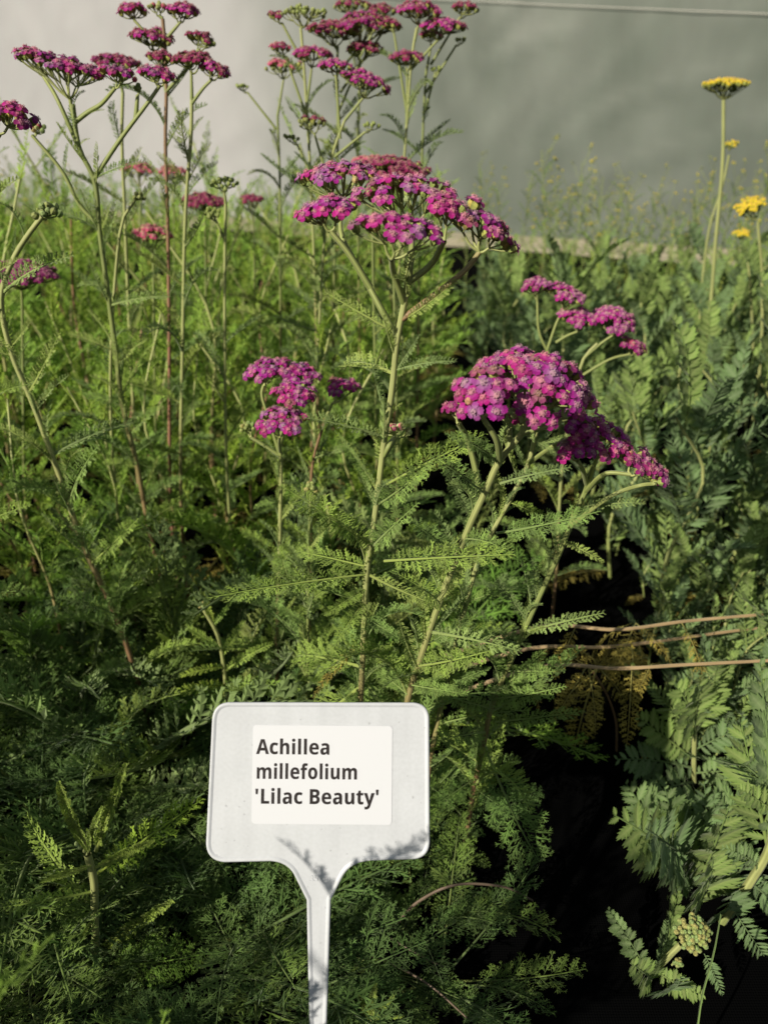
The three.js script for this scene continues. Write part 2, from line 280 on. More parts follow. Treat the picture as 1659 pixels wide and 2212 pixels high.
// ---------------------------------------------------------------- a stalk laid out from the photograph
// o: {label, z, path: [[X, Y, dz?]...] from the ground up, r: [bottom, top], low/high colours, branches: [[...path], ...], heads: [...], leaves: [[x0, y0, x1, y1, type, roll, dz0, dz1, widen]...], auto: {...}}
function stalk(o) {
  const r = rng(Math.floor(o.path[0][0] * 3 + o.z * 977)), z = o.z, at = (p) => Q(p[0], p[1], z + (p[2] ?? 0));
  const pts = o.path.map(at);
  const first = pts[0], second = pts[1];
  if (first.y > .004) { const d = first.clone().sub(second).normalize(); d.lerp(V(0, -1, 0), .6).normalize(); const k = first.y / -d.y; pts.unshift(first.clone().addScaledVector(d, k)); } // on down to the ground
  const base = pts[0].clone(); base.y = 0;
  const g = thing(o.name ?? 'yarrow_stalk', o.label, o.category ?? 'flower', base, o.group);
  const lo = STEMC[o.low ?? 'brown'], hi = STEMC[o.high ?? 'green'], mb = new MB();
  mb.tube(pts.map((p) => p.clone().sub(base)), (t) => lerp(o.r[0], o.r[1], t) * .82 * (1 + .06 * noise.noise(t * 22, o.z * 31, 7)), (t) => mul(mix(lo, hi, clamp((t - (o.turn ?? .15)) * 3, 0, 1)), .9 + .2 * noise.noise(t * 30, o.z * 9, 3)), 12, .07, pts.length * 6);
  part('stem', mb.geo(), M.stem, g);
  const br = (ps, r0, r1, c) => { const b = new MB(); b.tube(ps.map((p) => p.clone().sub(base)), (t) => lerp(r0, r1, t), (t) => mix(c, STEMC.pale, t * .5), 8, .06, ps.length * 5); part('branch', b.geo(), M.stem, g); };
  for (const h of o.heads ?? []) {
    h.z = h.z ?? z; if (h.dz) h.z += h.dz; if (o.far) { h.a *= 1.1; h.sp = h.sp ?? .0064; }
    if (h.from) br([...h.from.map(at), headBase(h)], h.r0 ?? o.r[1] * .85, h.r1 ?? o.r[1] * .6, STEMC[h.c ?? 'green']);
    flowerHead(g, h, o.far);
  }
  for (const b of o.branches ?? []) br(b.map(at), o.r[1] * .8, o.r[1] * .5, hi);
  for (const [x0, y0, x1, y1, type, roll, dz0, dz1, widen] of o.leaves ?? []) {
    const p0 = Q(x0, y0, z + (dz0 ?? 0)), p1 = Q(x1, y1, z + (dz1 ?? 0));
    const [t, v] = (type ?? 'comb').split(':'), gs = LEAF[t], gg = v ? gs[+v] : pick(gs, r);
    addLeaf(g, gg, t === 'dry' ? M.dry : t === 'young' ? M.leaf[2] : pick(o.mats ?? (o.far ? M.leaf : M.near), r), p0, p1, (roll ?? (r() - .5) * .6) * .6, widen ?? 1.32, FACE);
  }
  if (!o.far && !o.auto && !o.name) o.auto = { n: 6, t0: .02, t1: .6, l0: .1, l1: .05, types: ['feather', 'feather', 'comb'], el0: .3, el1: .9 };
  if (!o.far && !o.name) autoLeaves(g, new THREE.CatmullRomCurve3(pts, false, 'centripetal'), { n: 22, t0: .2, t1: .98, l0: .055, l1: .03, types: ['feather', 'comb', 'comb'], el0: 1, el1: 1.1 }, r, o.mats ?? M.near);
  if (o.auto) autoLeaves(g, new THREE.CatmullRomCurve3(pts, false, 'centripetal'), o.auto, r, o.mats ?? (o.far ? M.leaf : M.near));
  return g;
}
function autoLeaves(g, cv, a, r, mats) {
  let az = r() * 6.28;
  for (let i = 0; i < a.n; i++) {
    const t = lerp(a.t0 ?? .1, a.t1 ?? .8, (i + r() * .6) / a.n), p = cv.getPointAt(clamp(t, 0, 1)); az += 2.4 + (r() - .5) * .6;
    const el = lerp(a.el0 ?? .25, a.el1 ?? .8, t) + (r() - .5) * .4, L = lerp(a.l0 ?? .1, a.l1 ?? .05, t) * (.75 + .5 * r());
    const q = p.clone().add(V(Math.cos(az) * Math.cos(el), Math.sin(el), Math.sin(az) * Math.cos(el)).multiplyScalar(L));
    const ty = a.types[Math.min(a.types.length - 1, Math.floor(t * a.types.length))];
    const dr = i < (a.dry ?? 0) && r() < .6; addLeaf(g, pick(LEAF[dr ? 'dry' : ty], r), dr ? M.dry : pick(mats, r), p, dr ? q.setY(Math.max(.01, p.y - L * .5)) : q, (r() - .5) * .7, 1);
  }
}

// ================================================================ THE SETTING
function texture(w, h, f, srgb) {
  const d = new Uint8Array(w * h * 4);
  for (let y = 0; y < h; y++) for (let x = 0; x < w; x++) { const c = f(x / w, y / h), k = (y * w + x) * 4; d[k] = clamp(c[0], 0, 1) * 255; d[k + 1] = clamp(c[1], 0, 1) * 255; d[k + 2] = clamp(c[2], 0, 1) * 255; d[k + 3] = 255; }
  const t = new THREE.DataTexture(d, w, h); t.wrapS = t.wrapT = THREE.RepeatWrapping; t.magFilter = THREE.LinearFilter; t.minFilter = THREE.LinearMipmapLinearFilter; t.generateMipmaps = true; if (srgb) t.colorSpace = THREE.SRGBColorSpace; t.needsUpdate = true; return t;
}
{ // black woven ground-cover fabric over the whole nursery bed
  const weave = texture(128, 128, (x, y) => { const u = Math.sin(x * Math.PI * 2 * 16), v = Math.sin(y * Math.PI * 2 * 16), k = (Math.floor(x * 32) + Math.floor(y * 32)) % 2 ? Math.abs(u) : Math.abs(v); return [k, k, k]; });
  weave.repeat.set(1, 1);
  const mat = new THREE.MeshPhysicalMaterial({ color: new THREE.Color().setRGB(.0014, .0015, .0017), roughness: .95, bumpMap: weave, bumpScale: .0006, specularIntensity: .03 });
  const g = new THREE.PlaneGeometry(120, 120).rotateX(-Math.PI / 2); const uv = g.attributes.uv; for (let i = 0; i < uv.count; i++) uv.setXY(i, uv.getX(i) * 120 / .06, uv.getY(i) * 120 / .06);
  struct('ground', g, mat);
}
const wallA = QG(60, 465), wallB = QG(1600, 572), wallDir = wallB.clone().sub(wallA).setY(0).normalize(), wallN = V(-wallDir.z, 0, wallDir.x);
if (wallN.z < 0) wallN.negate();
{ // the milky film side of a polytunnel
  const mid = wallA.clone().lerp(wallB, .5), t = thing('polytunnel', 'milky plastic film side of a polytunnel behind the flower beds', 'greenhouse', mid);
  const LEN = 16, NX = 420, NY = 90, pos = [], uvs = [], idx = [];
  const film = (u, v) => { // u metres along, v metres up the film
    const y = v < 1.5 ? v : 1.5 + Math.sin((v - 1.5) / 1.6) * 1.6, back = v < 1.5 ? v * .04 : .06 + (1 - Math.cos((v - 1.5) / 1.6)) * 1.6;
    const wr = noise.noise(u * 1.1, v * .7, 1) * .03 + noise.noise(u * 3.7 + v * 2.5, v * 2.2, 4) * .007 + Math.pow(1 - Math.abs(noise.noise(u * 2.6 - v * 3.4, v * 1.1 + u, 8)), 6) * .005 + noise.noise(u * 9 - v * 7, v * 3, 8) * .003;
    return wallDir.clone().multiplyScalar(u).addScaledVector(wallN, -back + wr).add(V(0, y, 0));
  };
  for (let j = 0; j <= NY; j++) for (let i = 0; i <= NX; i++) { const u = (i / NX - .5) * LEN, v = .05 + j / NY * 3.2, p = film(u, v); pos.push(p.x, p.y, p.z); uvs.push(i / NX, j / NY); }
  for (let j = 0; j < NY; j++) for (let i = 0; i < NX; i++) { const a = j * (NX + 1) + i, b = a + NX + 1; idx.push(a, a + 1, b, a + 1, b + 1, b); }
  const g = new THREE.BufferGeometry(); g.setAttribute('position', new THREE.Float32BufferAttribute(pos, 3)); g.setAttribute('uv', new THREE.Float32BufferAttribute(uvs, 2)); g.setIndex(idx); g.computeVertexNormals();
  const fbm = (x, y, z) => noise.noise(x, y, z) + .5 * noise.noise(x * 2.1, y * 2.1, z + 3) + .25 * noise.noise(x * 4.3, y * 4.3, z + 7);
  const litFilm = [.55, .555, .57], dimFilm = [.335, .365, .345], dark = [.25, .285, .26];
  const map = texture(2048, 512, (x, y) => { // light painted into the film: sunny at left, dim with greenery behind at right
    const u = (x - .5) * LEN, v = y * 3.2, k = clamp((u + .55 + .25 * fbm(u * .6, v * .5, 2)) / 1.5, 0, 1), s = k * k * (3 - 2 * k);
    let c = mix(litFilm, dimFilm, s); const m = .6 * fbm(u * 1.6, v * 1.1, 5) + .6 * fbm(u * 4, v * 1.3, 12), q = fbm(u * 7, v * 3, 9);
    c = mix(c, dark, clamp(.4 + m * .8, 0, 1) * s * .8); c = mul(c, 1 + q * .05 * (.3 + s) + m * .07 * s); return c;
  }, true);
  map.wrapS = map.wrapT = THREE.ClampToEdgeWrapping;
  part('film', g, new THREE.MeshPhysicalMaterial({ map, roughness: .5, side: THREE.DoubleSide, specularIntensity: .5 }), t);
  const line = (v, rad, name, mat, x0, x1, dv) => { const b = new MB(), ps = []; for (let i = 0; i <= 40; i++) { const u = lerp(x0, x1, i / 40); ps.push(film(u, v + dv * u).addScaledVector(wallN, .016)); } b.tube(ps, () => rad, () => [.34, .34, .32], 6, 0, 120); part(name, b.geo(), mat, t); };
  line(1.135, .0018, 'clamping_cord', new THREE.MeshStandardMaterial({ vertexColors: true, roughness: .6 }), -3, 5, -.09);
  const bd = new THREE.BoxGeometry(LEN, .07, .03, 80, 1, 1), bp = bd.attributes.position; for (let i = 0; i < bp.count; i++) bp.setY(i, bp.getY(i) + noise.noise(bp.getX(i) * 1.3, 2, 5) * .012);
  bd.computeVertexNormals();
  const wood = texture(512, 64, (x, y) => { const q = .8 + .25 * noise.noise(x * 60, y * 9, 3) + .12 * noise.noise(x * 9, y * 40, 6); return [.62 * q, .6 * q, .52 * q]; }, true);
  const bm = part('base_board', bd, new THREE.MeshStandardMaterial({ map: wood, roughness: .8 }), t, V(0, .035, 0).addScaledVector(wallN, .045)); bm.rotation.y = Math.atan2(-wallDir.z, wallDir.x);
}

// ================================================================ THE PLANT LABEL
{
  const d = .40, k = d / F, tilt = 30 * Math.PI / 180;
  const c = CAM.clone().addScaledVector(V(0, -sP, -cP), d).addScaledVector(V(1, 0, 0), (690 - 829.5) / F * d).addScaledVector(V(0, cP, -sP), (1106 - 1690) / F * d);
  const t = thing('plant_label', 'white plastic stick-in plant label with black printed name, in front of the flowers', 'plant label', c);
  t.rotation.set(-tilt, 0, 0);
  const P = (x, y) => new THREE.Vector2((x - 690) * k, (1690 - y) * k), sh = new THREE.Shape();
  const mv = (x, y) => { const q = P(x, y); sh.moveTo(q.x, q.y); }, ln = (x, y) => { const q = P(x, y); sh.lineTo(q.x, q.y); }, bz = (a, b, x, y) => { const q = P(a, b), e = P(x, y); sh.quadraticCurveTo(q.x, q.y, e.x, e.y); };
  const END = 2212 + 480;
  mv(494, 1519); ln(892, 1520); bz(927, 1521, 928, 1556); ln(928, 1816); bz(927, 1851, 890, 1853); ln(800, 1856); bz(757, 1859, 741, 1890); ln(716, 1938); ln(708, 2206); ln(700, END - 60); ln(690, END); ln(680, END - 60); ln(671, 2206); ln(664, 1938); ln(636, 1884); bz(620, 1858, 585, 1857); ln(487, 1859); bz(448, 1856, 447, 1818); ln(457, 1556); bz(459, 1521, 494, 1519);
  const pts = sh.getPoints(10); if (pts[0].distanceTo(pts[pts.length - 1]) < 1e-7) pts.pop();
  const area = THREE.ShapeUtils.area(pts), N = pts.length;
  const inset = (w) => pts.map((p, i) => { const a = pts[(i + N - 1) % N], b = pts[(i + 1) % N], e1 = p.clone().sub(a).normalize(), e2 = b.clone().sub(p).normalize(), s = Math.sign(area), n1 = new THREE.Vector2(-e1.y, e1.x).multiplyScalar(s), n2 = new THREE.Vector2(-e2.y, e2.x).multiplyScalar(s), n = n1.add(n2).normalize(); return p.clone().addScaledVector(n, w / Math.max(.6, n.dot(n2))); });
  const dirt = texture(512, 512, (x, y) => { const q = .93 + .02 * noise.noise(x * 22, y * 1.5, 1) + .03 * noise.noise(x * 5, y * 5, 2) + .02 * noise.noise(x * 70, y * 70, 5); const sp = noise.noise(x * 55, y * 55, 9) > .6 ? .88 : 1; return [.71 * q * sp, .73 * q * sp, .765 * q * sp]; }, true);
  dirt.repeat.set(8, 8);
  const plastic = new THREE.MeshPhysicalMaterial({ color: 0xffffff, map: dirt, roughness: .42, specularIntensity: .6 });
  const ex = (s, depth, bev, size = bev) => new THREE.ExtrudeGeometry(s, { depth, bevelEnabled: bev > 0, bevelThickness: bev, bevelSize: size, bevelOffset: -size, bevelSegments: 4 });
  part('panel', ex(new THREE.Shape(inset(1.2 * k)), .0007, 0), plastic, t, V(0, 0, -.0010));
  const rp = [], ri = [], sec = [[.2, -.0010], [.2, -.0002], [1.6, .0002], [4, .0004], [6.4, .0002], [10, -.00028]], rows = sec.map(([w]) => inset(w * k));
  for (let j = 0; j < sec.length; j++) for (let i = 0; i <= N; i++) { const q = rows[j][i % N]; rp.push(q.x, q.y, sec[j][1]); }
  for (let j = 0; j < sec.length - 1; j++) for (let i = 0; i < N; i++) { const p0 = j * (N + 1) + i, p1 = p0 + N + 1; ri.push(p0, p1, p0 + 1, p0 + 1, p1, p1 + 1); }
  if (area > 0) for (let i = 0; i < ri.length; i += 3) { const q = ri[i]; ri[i] = ri[i + 1]; ri[i + 1] = q; }
  const rg = new THREE.BufferGeometry(); rg.setAttribute('position', new THREE.Float32BufferAttribute(rp, 3)); rg.setAttribute('uv', new THREE.Float32BufferAttribute(rp.filter((_, i) => i % 3 < 2), 2)); rg.setIndex(ri); rg.computeVertexNormals();
  plastic.side = THREE.DoubleSide; part('raised_rim', rg, plastic, t);
  // the paper sticker
  const W = 1024, Hh = 716, cv = document.createElement('canvas'); cv.width = W; cv.height = Hh; const cx = cv.getContext('2d'), e = W / 302;
  cx.fillStyle = '#b5b9c2'; cx.fillRect(0, 0, W, Hh);
  const rr = rng(5); for (let i = 0; i < 26; i++) { cx.fillStyle = `rgba(90,80,70,${.1 + rr() * .4})`; cx.fillRect(rr() * W, rr() * Hh, 1 + rr() * 3, 1 + rr() * 2); }
  cx.fillStyle = '#1d191b'; cx.textBaseline = 'alphabetic';
  for (const [s, x, y, w] of [['Achillea', 8, 62, 161], ['millefolium', 7, 115, 222], ["'Lilac Beauty'", 5, 168, 271]]) { cx.font = `bold ${44 * e}px sans-serif`; const mw = cx.measureText(s).width; cx.save(); cx.translate(x * e, y * e); cx.scale(w * e / mw, 1.0); cx.fillText(s, 0, 0); cx.strokeStyle = cx.fillStyle; cx.lineWidth = .6 * e; cx.lineJoin = 'round'; cx.strokeText(s, 0, 0); cx.restore(); }
  const tx = new THREE.CanvasTexture(cv); tx.colorSpace = THREE.SRGBColorSpace;
  const ss = new THREE.Shape(), sw = 302 * k / 2, shh = 210 * k / 2, ra = 9 * k;
  ss.moveTo(-sw + ra, -shh); ss.lineTo(sw - ra, -shh); ss.quadraticCurveTo(sw, -shh, sw, -shh + ra); ss.lineTo(sw, shh - ra); ss.quadraticCurveTo(sw, shh, sw - ra, shh); ss.lineTo(-sw + ra, shh); ss.quadraticCurveTo(-sw, shh, -sw, shh - ra); ss.lineTo(-sw, -shh + ra); ss.quadraticCurveTo(-sw, -shh, -sw + ra, -shh);
  const sg = ex(ss, .00016, 0), su = sg.attributes.uv, sp = sg.attributes.position; for (let i = 0; i < su.count; i++) su.setXY(i, (sp.getX(i) + sw) / (2 * sw), (sp.getY(i) + shh) / (2 * shh));
  const st = part('sticker', sg, new THREE.MeshPhysicalMaterial({ map: tx, roughness: .5, specularIntensity: .5 }), t, V((696 - 690) * k, (1690 - 1674) * k, -.00025)); st.rotation.z = -.008; st.userData.label = 'white paper sticker with three lines of bold black print';
  const font = await new FontLoader().loadAsync('fonts/droid/droid_sans_regular.typeface.json');
  const tg = new TextGeometry('35 cm', { font, size: 12 * k, depth: .0003, curveSegments: 4 }); tg.computeBoundingBox(); tg.translate(-tg.boundingBox.max.x / 2, 0, 0);
  part('embossed_text', tg, plastic, t, V(2 * k, (1690 - 1899) * k, -.00035));
}

// ================================================================ THE NEAR STALKS
stalk({ // the tall one in the middle
  label: 'tall central yarrow stalk with the widest lilac-pink flower head, rising behind the white plant label', z: .43, r: [.0031, .0022], low: 'red', high: 'pale', turn: .2,
  path: [[766, 1760], [776, 1560], [781, 1480], [788, 1330], [793, 1230], [812, 1100], [829, 960], [846, 850], [858, 735], [874, 650], [884, 570]],
  heads: [
    { x: 732, y: 364, dz: .045, a: 88, b: .62, n: [-.06, 1, .05], k: ['lilac', 'lilac', 'lilac', 'magenta'], dome: .22, from: [[856, 728], [790, 606, .01], [740, 515, .03]], base: [735, 470] },
    { x: 706, y: 440, dz: .0, a: 68, b: .7, n: [-.15, 1, .2], k: ['lilac', 'magenta', 'magenta'], dome: .3, from: [[800, 622], [752, 545]], base: [715, 500] },
    { x: 872, y: 396, dz: .02, a: 112, b: .5, n: [.0, 1, .12], k: ['lilac', 'lilac', 'magenta'], dome: .3, from: [[878, 640], [888, 560]], base: [890, 500] },
    { x: 1040, y: 462, dz: .0, a: 108, b: .55, n: [.62, 1, .16], k: ['plum', 'lilac', 'magenta', 'plum'], dome: .22, from: [[868, 690], [940, 636], [1010, 578]], base: [1035, 545], c: 'brown' },
    { x: 868, y: 480, dz: -.035, a: 104, b: .5, n: [.12, 1, .22], k: ['magenta', 'magenta', 'lilac'], dome: .26, from: [[872, 655], [850, 590, -.01]], base: [845, 560, .40] },
    { x: 968, y: 440, dz: -.01, a: 44, b: .8, n: [.2, 1, .25], k: ['lilac', 'magenta'], dome: .3, from: [[882, 610], [930, 572]], base: [960, 520] },
    { x: 860, y: 916, dz: .02, a: 36, b: .7, n: [.1, 1, .1], k: ['pinkbud'], sp: .006, from: [[828, 985], [842, 960]], base: [852, 945] },
  ],
  leaves: [
    [848, 715, 702, 630, 'comb:0', -.7, 0, .01], [872, 690, 986, 604, 'comb:4', .9, 0, -.01], [876, 640, 843, 602, 'comb:2', 0, 0, -.02], [858, 798, 906, 722, 'comb:3', .5, 0, -.015], [852, 800, 985, 780, 'comb:0', .1, 0, -.01],
    [848, 806, 742, 800, 'comb:1', 0, 0, .05], [846, 858, 884, 795, 'comb:3', -.8, 0, .01], [842, 880, 800, 855, 'comb:3', .7, -.005, -.01], [830, 945, 657, 902, 'comb:0', .2, 0, -.015], [816, 1054, 722, 928, 'feather:4', -.9, 0, .0, .9],
    [835, 1046, 1050, 936, 'feather:0', .5, 0, -.01], [816, 1090, 936, 992, 'feather:1', .8, 0, -.02], [806, 1178, 608, 1048, 'feather:0', -.4, 0, -.02], [800, 1240, 448, 1292, 'feather:4', -.3, 0, -.03, .8], [800, 1226, 640, 1190, 'feather:0', -.2, 0, .02],
    [806, 1180, 905, 1085, 'feather:1', .4, 0, -.03], [795, 1240, 962, 1312, 'comb:4', .2, 0, -.01], [788, 1300, 720, 1400, 'feather:2', 0, 0, -.03], [786, 1382, 676, 1508, 'dry:0', .4, 0, -.03, .5], [782, 1330, 880, 1390, 'feather:1', 0, 0, -.02],
    [780, 1500, 820, 1400, 'feather:3', 0, 0, .03], [780, 1440, 640, 1420, 'feather:1', 0, 0, .06], [814, 1100, 770, 1000, 'comb:3', .4, 0, .02], [824, 1000, 880, 900, 'comb:4', .2, 0, .02], [790, 1270, 700, 1330, 'feather:1', -.4, 0, -.02],
    [790, 1250, 900, 1200, 'feather:0', .4, 0, .04], [783, 1480, 700, 1560, 'feather:2', 0, 0, .05],
  ],
});
stalk({ // big bright head on the right
  label: 'yarrow stalk right of the central one with a large bright magenta domed flower head', z: .41, r: [.0030, .0023], low: 'brown', high: 'pale', turn: .3,
  path: [[858, 1640, .03], [884, 1500, .02], [906, 1430, .015], [946, 1310, .01], [1000, 1170, 0], [1022, 1118, -.005], [1050, 1058, -.01], [1079, 995, -.015], [1128, 936, -.02]],
  heads: [
    { x: 1036, y: 838, z: .365, a: 70, b: .95, n: [-.42, .75, .55], k: ['magenta', 'magenta', 'magenta', 'lilac'], dome: .45, s: .98, from: [[1079, 995, -.015], [1072, 950, -.03]], base: [1044, 905, .375] },
    { x: 1172, y: 812, z: .385, a: 128, b: .8, n: [.1, 1, .55], k: ['magenta', 'magenta', 'lilac'], dome: .6, s: .95, from: [[1128, 936, -.02], [1138, 908, -.02]], base: [1150, 890, .39] },
    { x: 1250, y: 842, z: .395, a: 62, b: .8, n: [.55, .8, .3], k: ['plum', 'magenta', 'lilac'], dome: .4, s: 1.02, from: [[1128, 936, -.02], [1180, 920, -.02]], base: [1222, 905, .395] },
    { x: 1110, y: 774, z: .41, a: 76, b: .7, n: [-.1, 1, .2], k: ['magenta', 'plum'], dome: .35, from: [[1131, 915, -.02], [1118, 868, -.01]], base: [1112, 850, .405] },
    { x: 984, y: 876, z: .40, a: 25, b: .9, n: [0, 1, .3], k: ['pinkbud', 'pinkbud', 'plum'], sp: .0056, dome: .7, from: [[1040, 1070], [1010, 950]], base: [990, 915, .40] },
    { x: 1100, y: 890, z: .40, a: 36, b: .8, n: [0, 1, .3], k: ['plum', 'magenta'], dome: .4, from: [[1100, 965, -.015]], base: [1100, 925, .40] },
  ],
  leaves: [
    [1002, 1165, 1112, 1195, 'feather:2', .2, 0, -.03], [830, 1212, 1112, 1198, 'feather:0', .35, -.01, -.04, 1.05], [935, 1366, 1122, 1406, 'comb:2', .2, 0, -.03], [905, 1438, 1078, 1400, 'feather:1', .3, 0, -.03], [900, 1440, 862, 1340, 'comb:3', 0, 0, -.02],
    [1080, 1045, 1232, 1010, 'comb:0', .3, -.01, -.03], [1075, 1000, 960, 935, 'feather:1', -.4, -.015, -.03], [1045, 1065, 930, 985, 'feather:0', -.4, -.01, -.03], [1018, 1120, 960, 1010, 'comb:3', -.5, 0, -.01], [985, 1205, 880, 1120, 'feather:0', -.3, 0, -.02],
    [950, 1305, 860, 1240, 'feather:2', -.2, 0, -.02], [960, 1290, 1010, 1210, 'comb:3', .5, 0, 0], [890, 1480, 1010, 1500, 'feather:1', 0, 0, -.02], [925, 1390, 1030, 1330, 'feather:0', .3, .0, .02], [890, 1500, 960, 1450, 'feather:4', .2, .0, .0],
    [1128, 936, 1200, 985, 'comb:1', 0, -.02, -.03], [880, 1500, 800, 1440, 'feather:1', 0, 0, .03],
  ],
});
stalk({
  label: 'slim yarrow stalk behind the bright magenta domed head, its small side head facing right', z: .46, r: [.0026, .0019], low: 'brown', high: 'pale',
  path: [[930, 1640], [968, 1460], [1000, 1330], [1036, 1205], [1090, 1100], [1109, 1066], [1141, 1001], [1160, 920]],
  heads: [
    { x: 1262, y: 905, z: .43, a: 60, b: .7, n: [.3, 1, .35], k: ['plum', 'magenta'], dome: .3, from: [[1141, 1001], [1200, 960, -.02]], base: [1250, 938, .43] },
    { x: 1172, y: 850, z: .455, a: 55, b: .7, n: [.2, 1, .2], k: ['plum', 'magenta'], dome: .3, from: [[1152, 950], [1160, 920]], base: [1166, 900, .455] },
  ],
  leaves: [[1095, 1090, 1060, 1000, 'comb:3'], [1100, 1085, 1180, 1120, 'feather:1'], [1040, 1205, 1130, 1150, 'feather:0', .3], [1010, 1300, 1110, 1270, 'feather:1'], [1005, 1310, 930, 1250, 'feather:0'], [980, 1400, 1060, 1330, 'feather:4'], [1135, 1010, 1100, 940, 'comb:3'], [1170, 960, 1235, 940, 'comb:0'], [960, 1480, 1060, 1440, 'feather:1']],
});
stalk({
  label: 'leaning yarrow stalk on the right of its clump with a long sloping plum flower head', z: .45, r: [.0028, .002], low: 'brown', high: 'green', turn: .3,
  path: [[1000, 1885], [1008, 1800], [1024, 1700], [1046, 1600], [1062, 1525], [1120, 1390], [1162, 1295], [1210, 1190], [1242, 1108], [1264, 1062], [1280, 1012]],
  heads: [
    { x: 1300, y: 935, z: .43, a: 88, b: .7, n: [.35, 1, .4], k: ['plum', 'magenta', 'plum'], dome: .25, from: [[1264, 1062], [1280, 1012, -.01]], base: [1290, 985, .43] },
    { x: 1386, y: 990, z: .425, a: 74, b: .6, n: [.7, 1, .35], k: ['plum', 'plum', 'lilac'], dome: .25, from: [[1264, 1062], [1310, 1022, -.02]], base: [1362, 1025, .425] },
    { x: 1240, y: 966, z: .42, a: 40, b: .8, n: [-.1, 1, .4], k: ['plum', 'magenta'], dome: .3, from: [[1268, 1050], [1256, 1010, -.02]], base: [1246, 995, .42] },
    { x: 1428, y: 1022, z: .42, a: 30, b: .8, n: [.7, 1, .35], k: ['plum', 'plum'], dome: .3, from: [[1226, 1140], [1330, 1066, -.02], [1385, 1048, -.02]], base: [1415, 1045, .42] },
  ],
  leaves: [
    [1130, 1366, 1304, 1324, 'comb:0', .2, 0, -.02, 1.25], [1072, 1152, 1296, 1104, 'feather:4', .4, -.02, -.04], [1215, 1172, 1302, 1216, 'comb:2', .2, 0, -.02], [1262, 1095, 1393, 1087, 'comb:1', .1, 0, -.02], [1070, 1560, 1262, 1536, 'feather:0', .2, 0, -.02, .9],
    [1060, 1510, 1222, 1482, 'feather:1', .2, 0, -.03], [1046, 1610, 1164, 1860, 'basal:2', .2, 0, -.05], [1140, 1340, 1070, 1250, 'comb:3', -.4], [1205, 1200, 1180, 1100, 'comb:4', .4], [1118, 1392, 1012, 1370, 'feather:1', -.2, 0, -.03],
    [1095, 1450, 1200, 1450, 'feather:0', .3, 0, -.03], [1060, 1530, 950, 1500, 'feather:0', -.2, 0, -.02], [1050, 1580, 925, 1600, 'feather:1', -.2, 0, -.03], [1030, 1680, 940, 1740, 'basal:1', 0, 0, -.03], [1160, 1300, 1150, 1200, 'comb:3', 0], [1078, 1490, 1180, 1400, 'feather:4', .3, 0, .02],
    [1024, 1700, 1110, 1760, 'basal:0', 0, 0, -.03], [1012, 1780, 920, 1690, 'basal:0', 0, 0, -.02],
  ],
});
stalk({
  label: 'shorter yarrow stalk left of the central one with three small tiers of violet-pink flowers', z: .58, r: [.0027, .002], low: 'brown', high: 'pale', turn: .3,
  path: [[600, 1600], [598, 1400], [603, 1250], [606, 1100], [607, 1005], [603, 950]],
  heads: [
    { x: 574, y: 788, a: 50, b: .8, n: [-.25, 1, .25], k: ['lilac', 'magenta'], dome: .3, sp: .0072, from: [[606, 985], [580, 900], [566, 850]], base: [570, 832] },
    { x: 644, y: 796, a: 52, b: .8, n: [.15, 1, .25], k: ['lilac', 'magenta'], dome: .3, sp: .0072, from: [[604, 960], [622, 880]], base: [640, 840] },
    { x: 638, y: 842, dz: -.025, a: 50, b: .8, n: [.1, 1, .35], k: ['magenta', 'magenta', 'lilac'], dome: .35, sp: .0072, from: [[604, 965], [622, 910, -.02]], base: [632, 885, .56] },
    { x: 604, y: 900, dz: -.035, a: 58, b: .8, n: [-.05, 1, .35], k: ['magenta', 'lilac'], dome: .3, sp: .0072, from: [[605, 975], [603, 955, -.02]], base: [604, 945, .55] },
    { x: 530, y: 915, a: 24, b: .9, n: [-.3, 1, .3], k: ['creambud'], dome: .5, sp: .0062, from: [[606, 985], [560, 955]], base: [542, 945] },
  ],
  leaves: [[607, 1010, 565, 935, 'comb:3'], [604, 1080, 548, 1100, 'feather:1'], [604, 1130, 660, 1060, 'comb:0'], [603, 1200, 515, 1140, 'feather:0'], [603, 1230, 690, 1170, 'feather:1'], [602, 1290, 500, 1300, 'feather:1'], [600, 1340, 700, 1310, 'feather:0'], [600, 1390, 490, 1400, 'feather:2'], [600, 1420, 680, 1430, 'feather:1'], [603, 1170, 640, 1290, 'feather:2'], [598, 1480, 520, 1470, 'feather:1'], [598, 1480, 690, 1490, 'feather:0']],
});
stalk({
  label: 'thin stalk with one little violet-pink flower head just left of the central stem', z: .62, r: [.002, .0016], low: 'brown', high: 'brown',
  path: [[668, 1500], [672, 1200], [676, 1000], [705, 900]],
  heads: [{ x: 741, y: 828, a: 37, b: .85, n: [.1, 1, .3], k: ['plum', 'magenta'], dome: .35, sp: .0072, from: [[705, 900]], base: [718, 872] }],
  leaves: [[674, 1100, 720, 1020, 'comb:0'], [672, 1180, 610, 1120, 'feather:0'], [678, 990, 770, 960, 'comb:1'], [672, 1300, 740, 1250, 'feather:1'], [700, 920, 690, 860, 'comb:3'], [670, 1350, 600, 1330, 'feather:1']],
});
stalk({
  label: 'low stalk with a pale yellow ball of buds left of the central stem', z: .52, r: [.0018, .0015], low: 'green', high: 'green',
  path: [[664, 1560], [666, 1300], [668, 1170], [671, 1090]],
  heads: [{ x: 672, y: 1046, a: 21, b: .95, n: [.05, 1, .5], k: ['creambud'], dome: .8, sp: .0048, s: .9, from: [[670, 1110]], base: [671, 1080] }],
  leaves: [[668, 1190, 720, 1120, 'comb:0'], [667, 1240, 620, 1170, 'comb:1'], [666, 1300, 730, 1260, 'feather:1'], [666, 1350, 600, 1310, 'feather:0'], [666, 1420, 720, 1400, 'feather:1']],
});
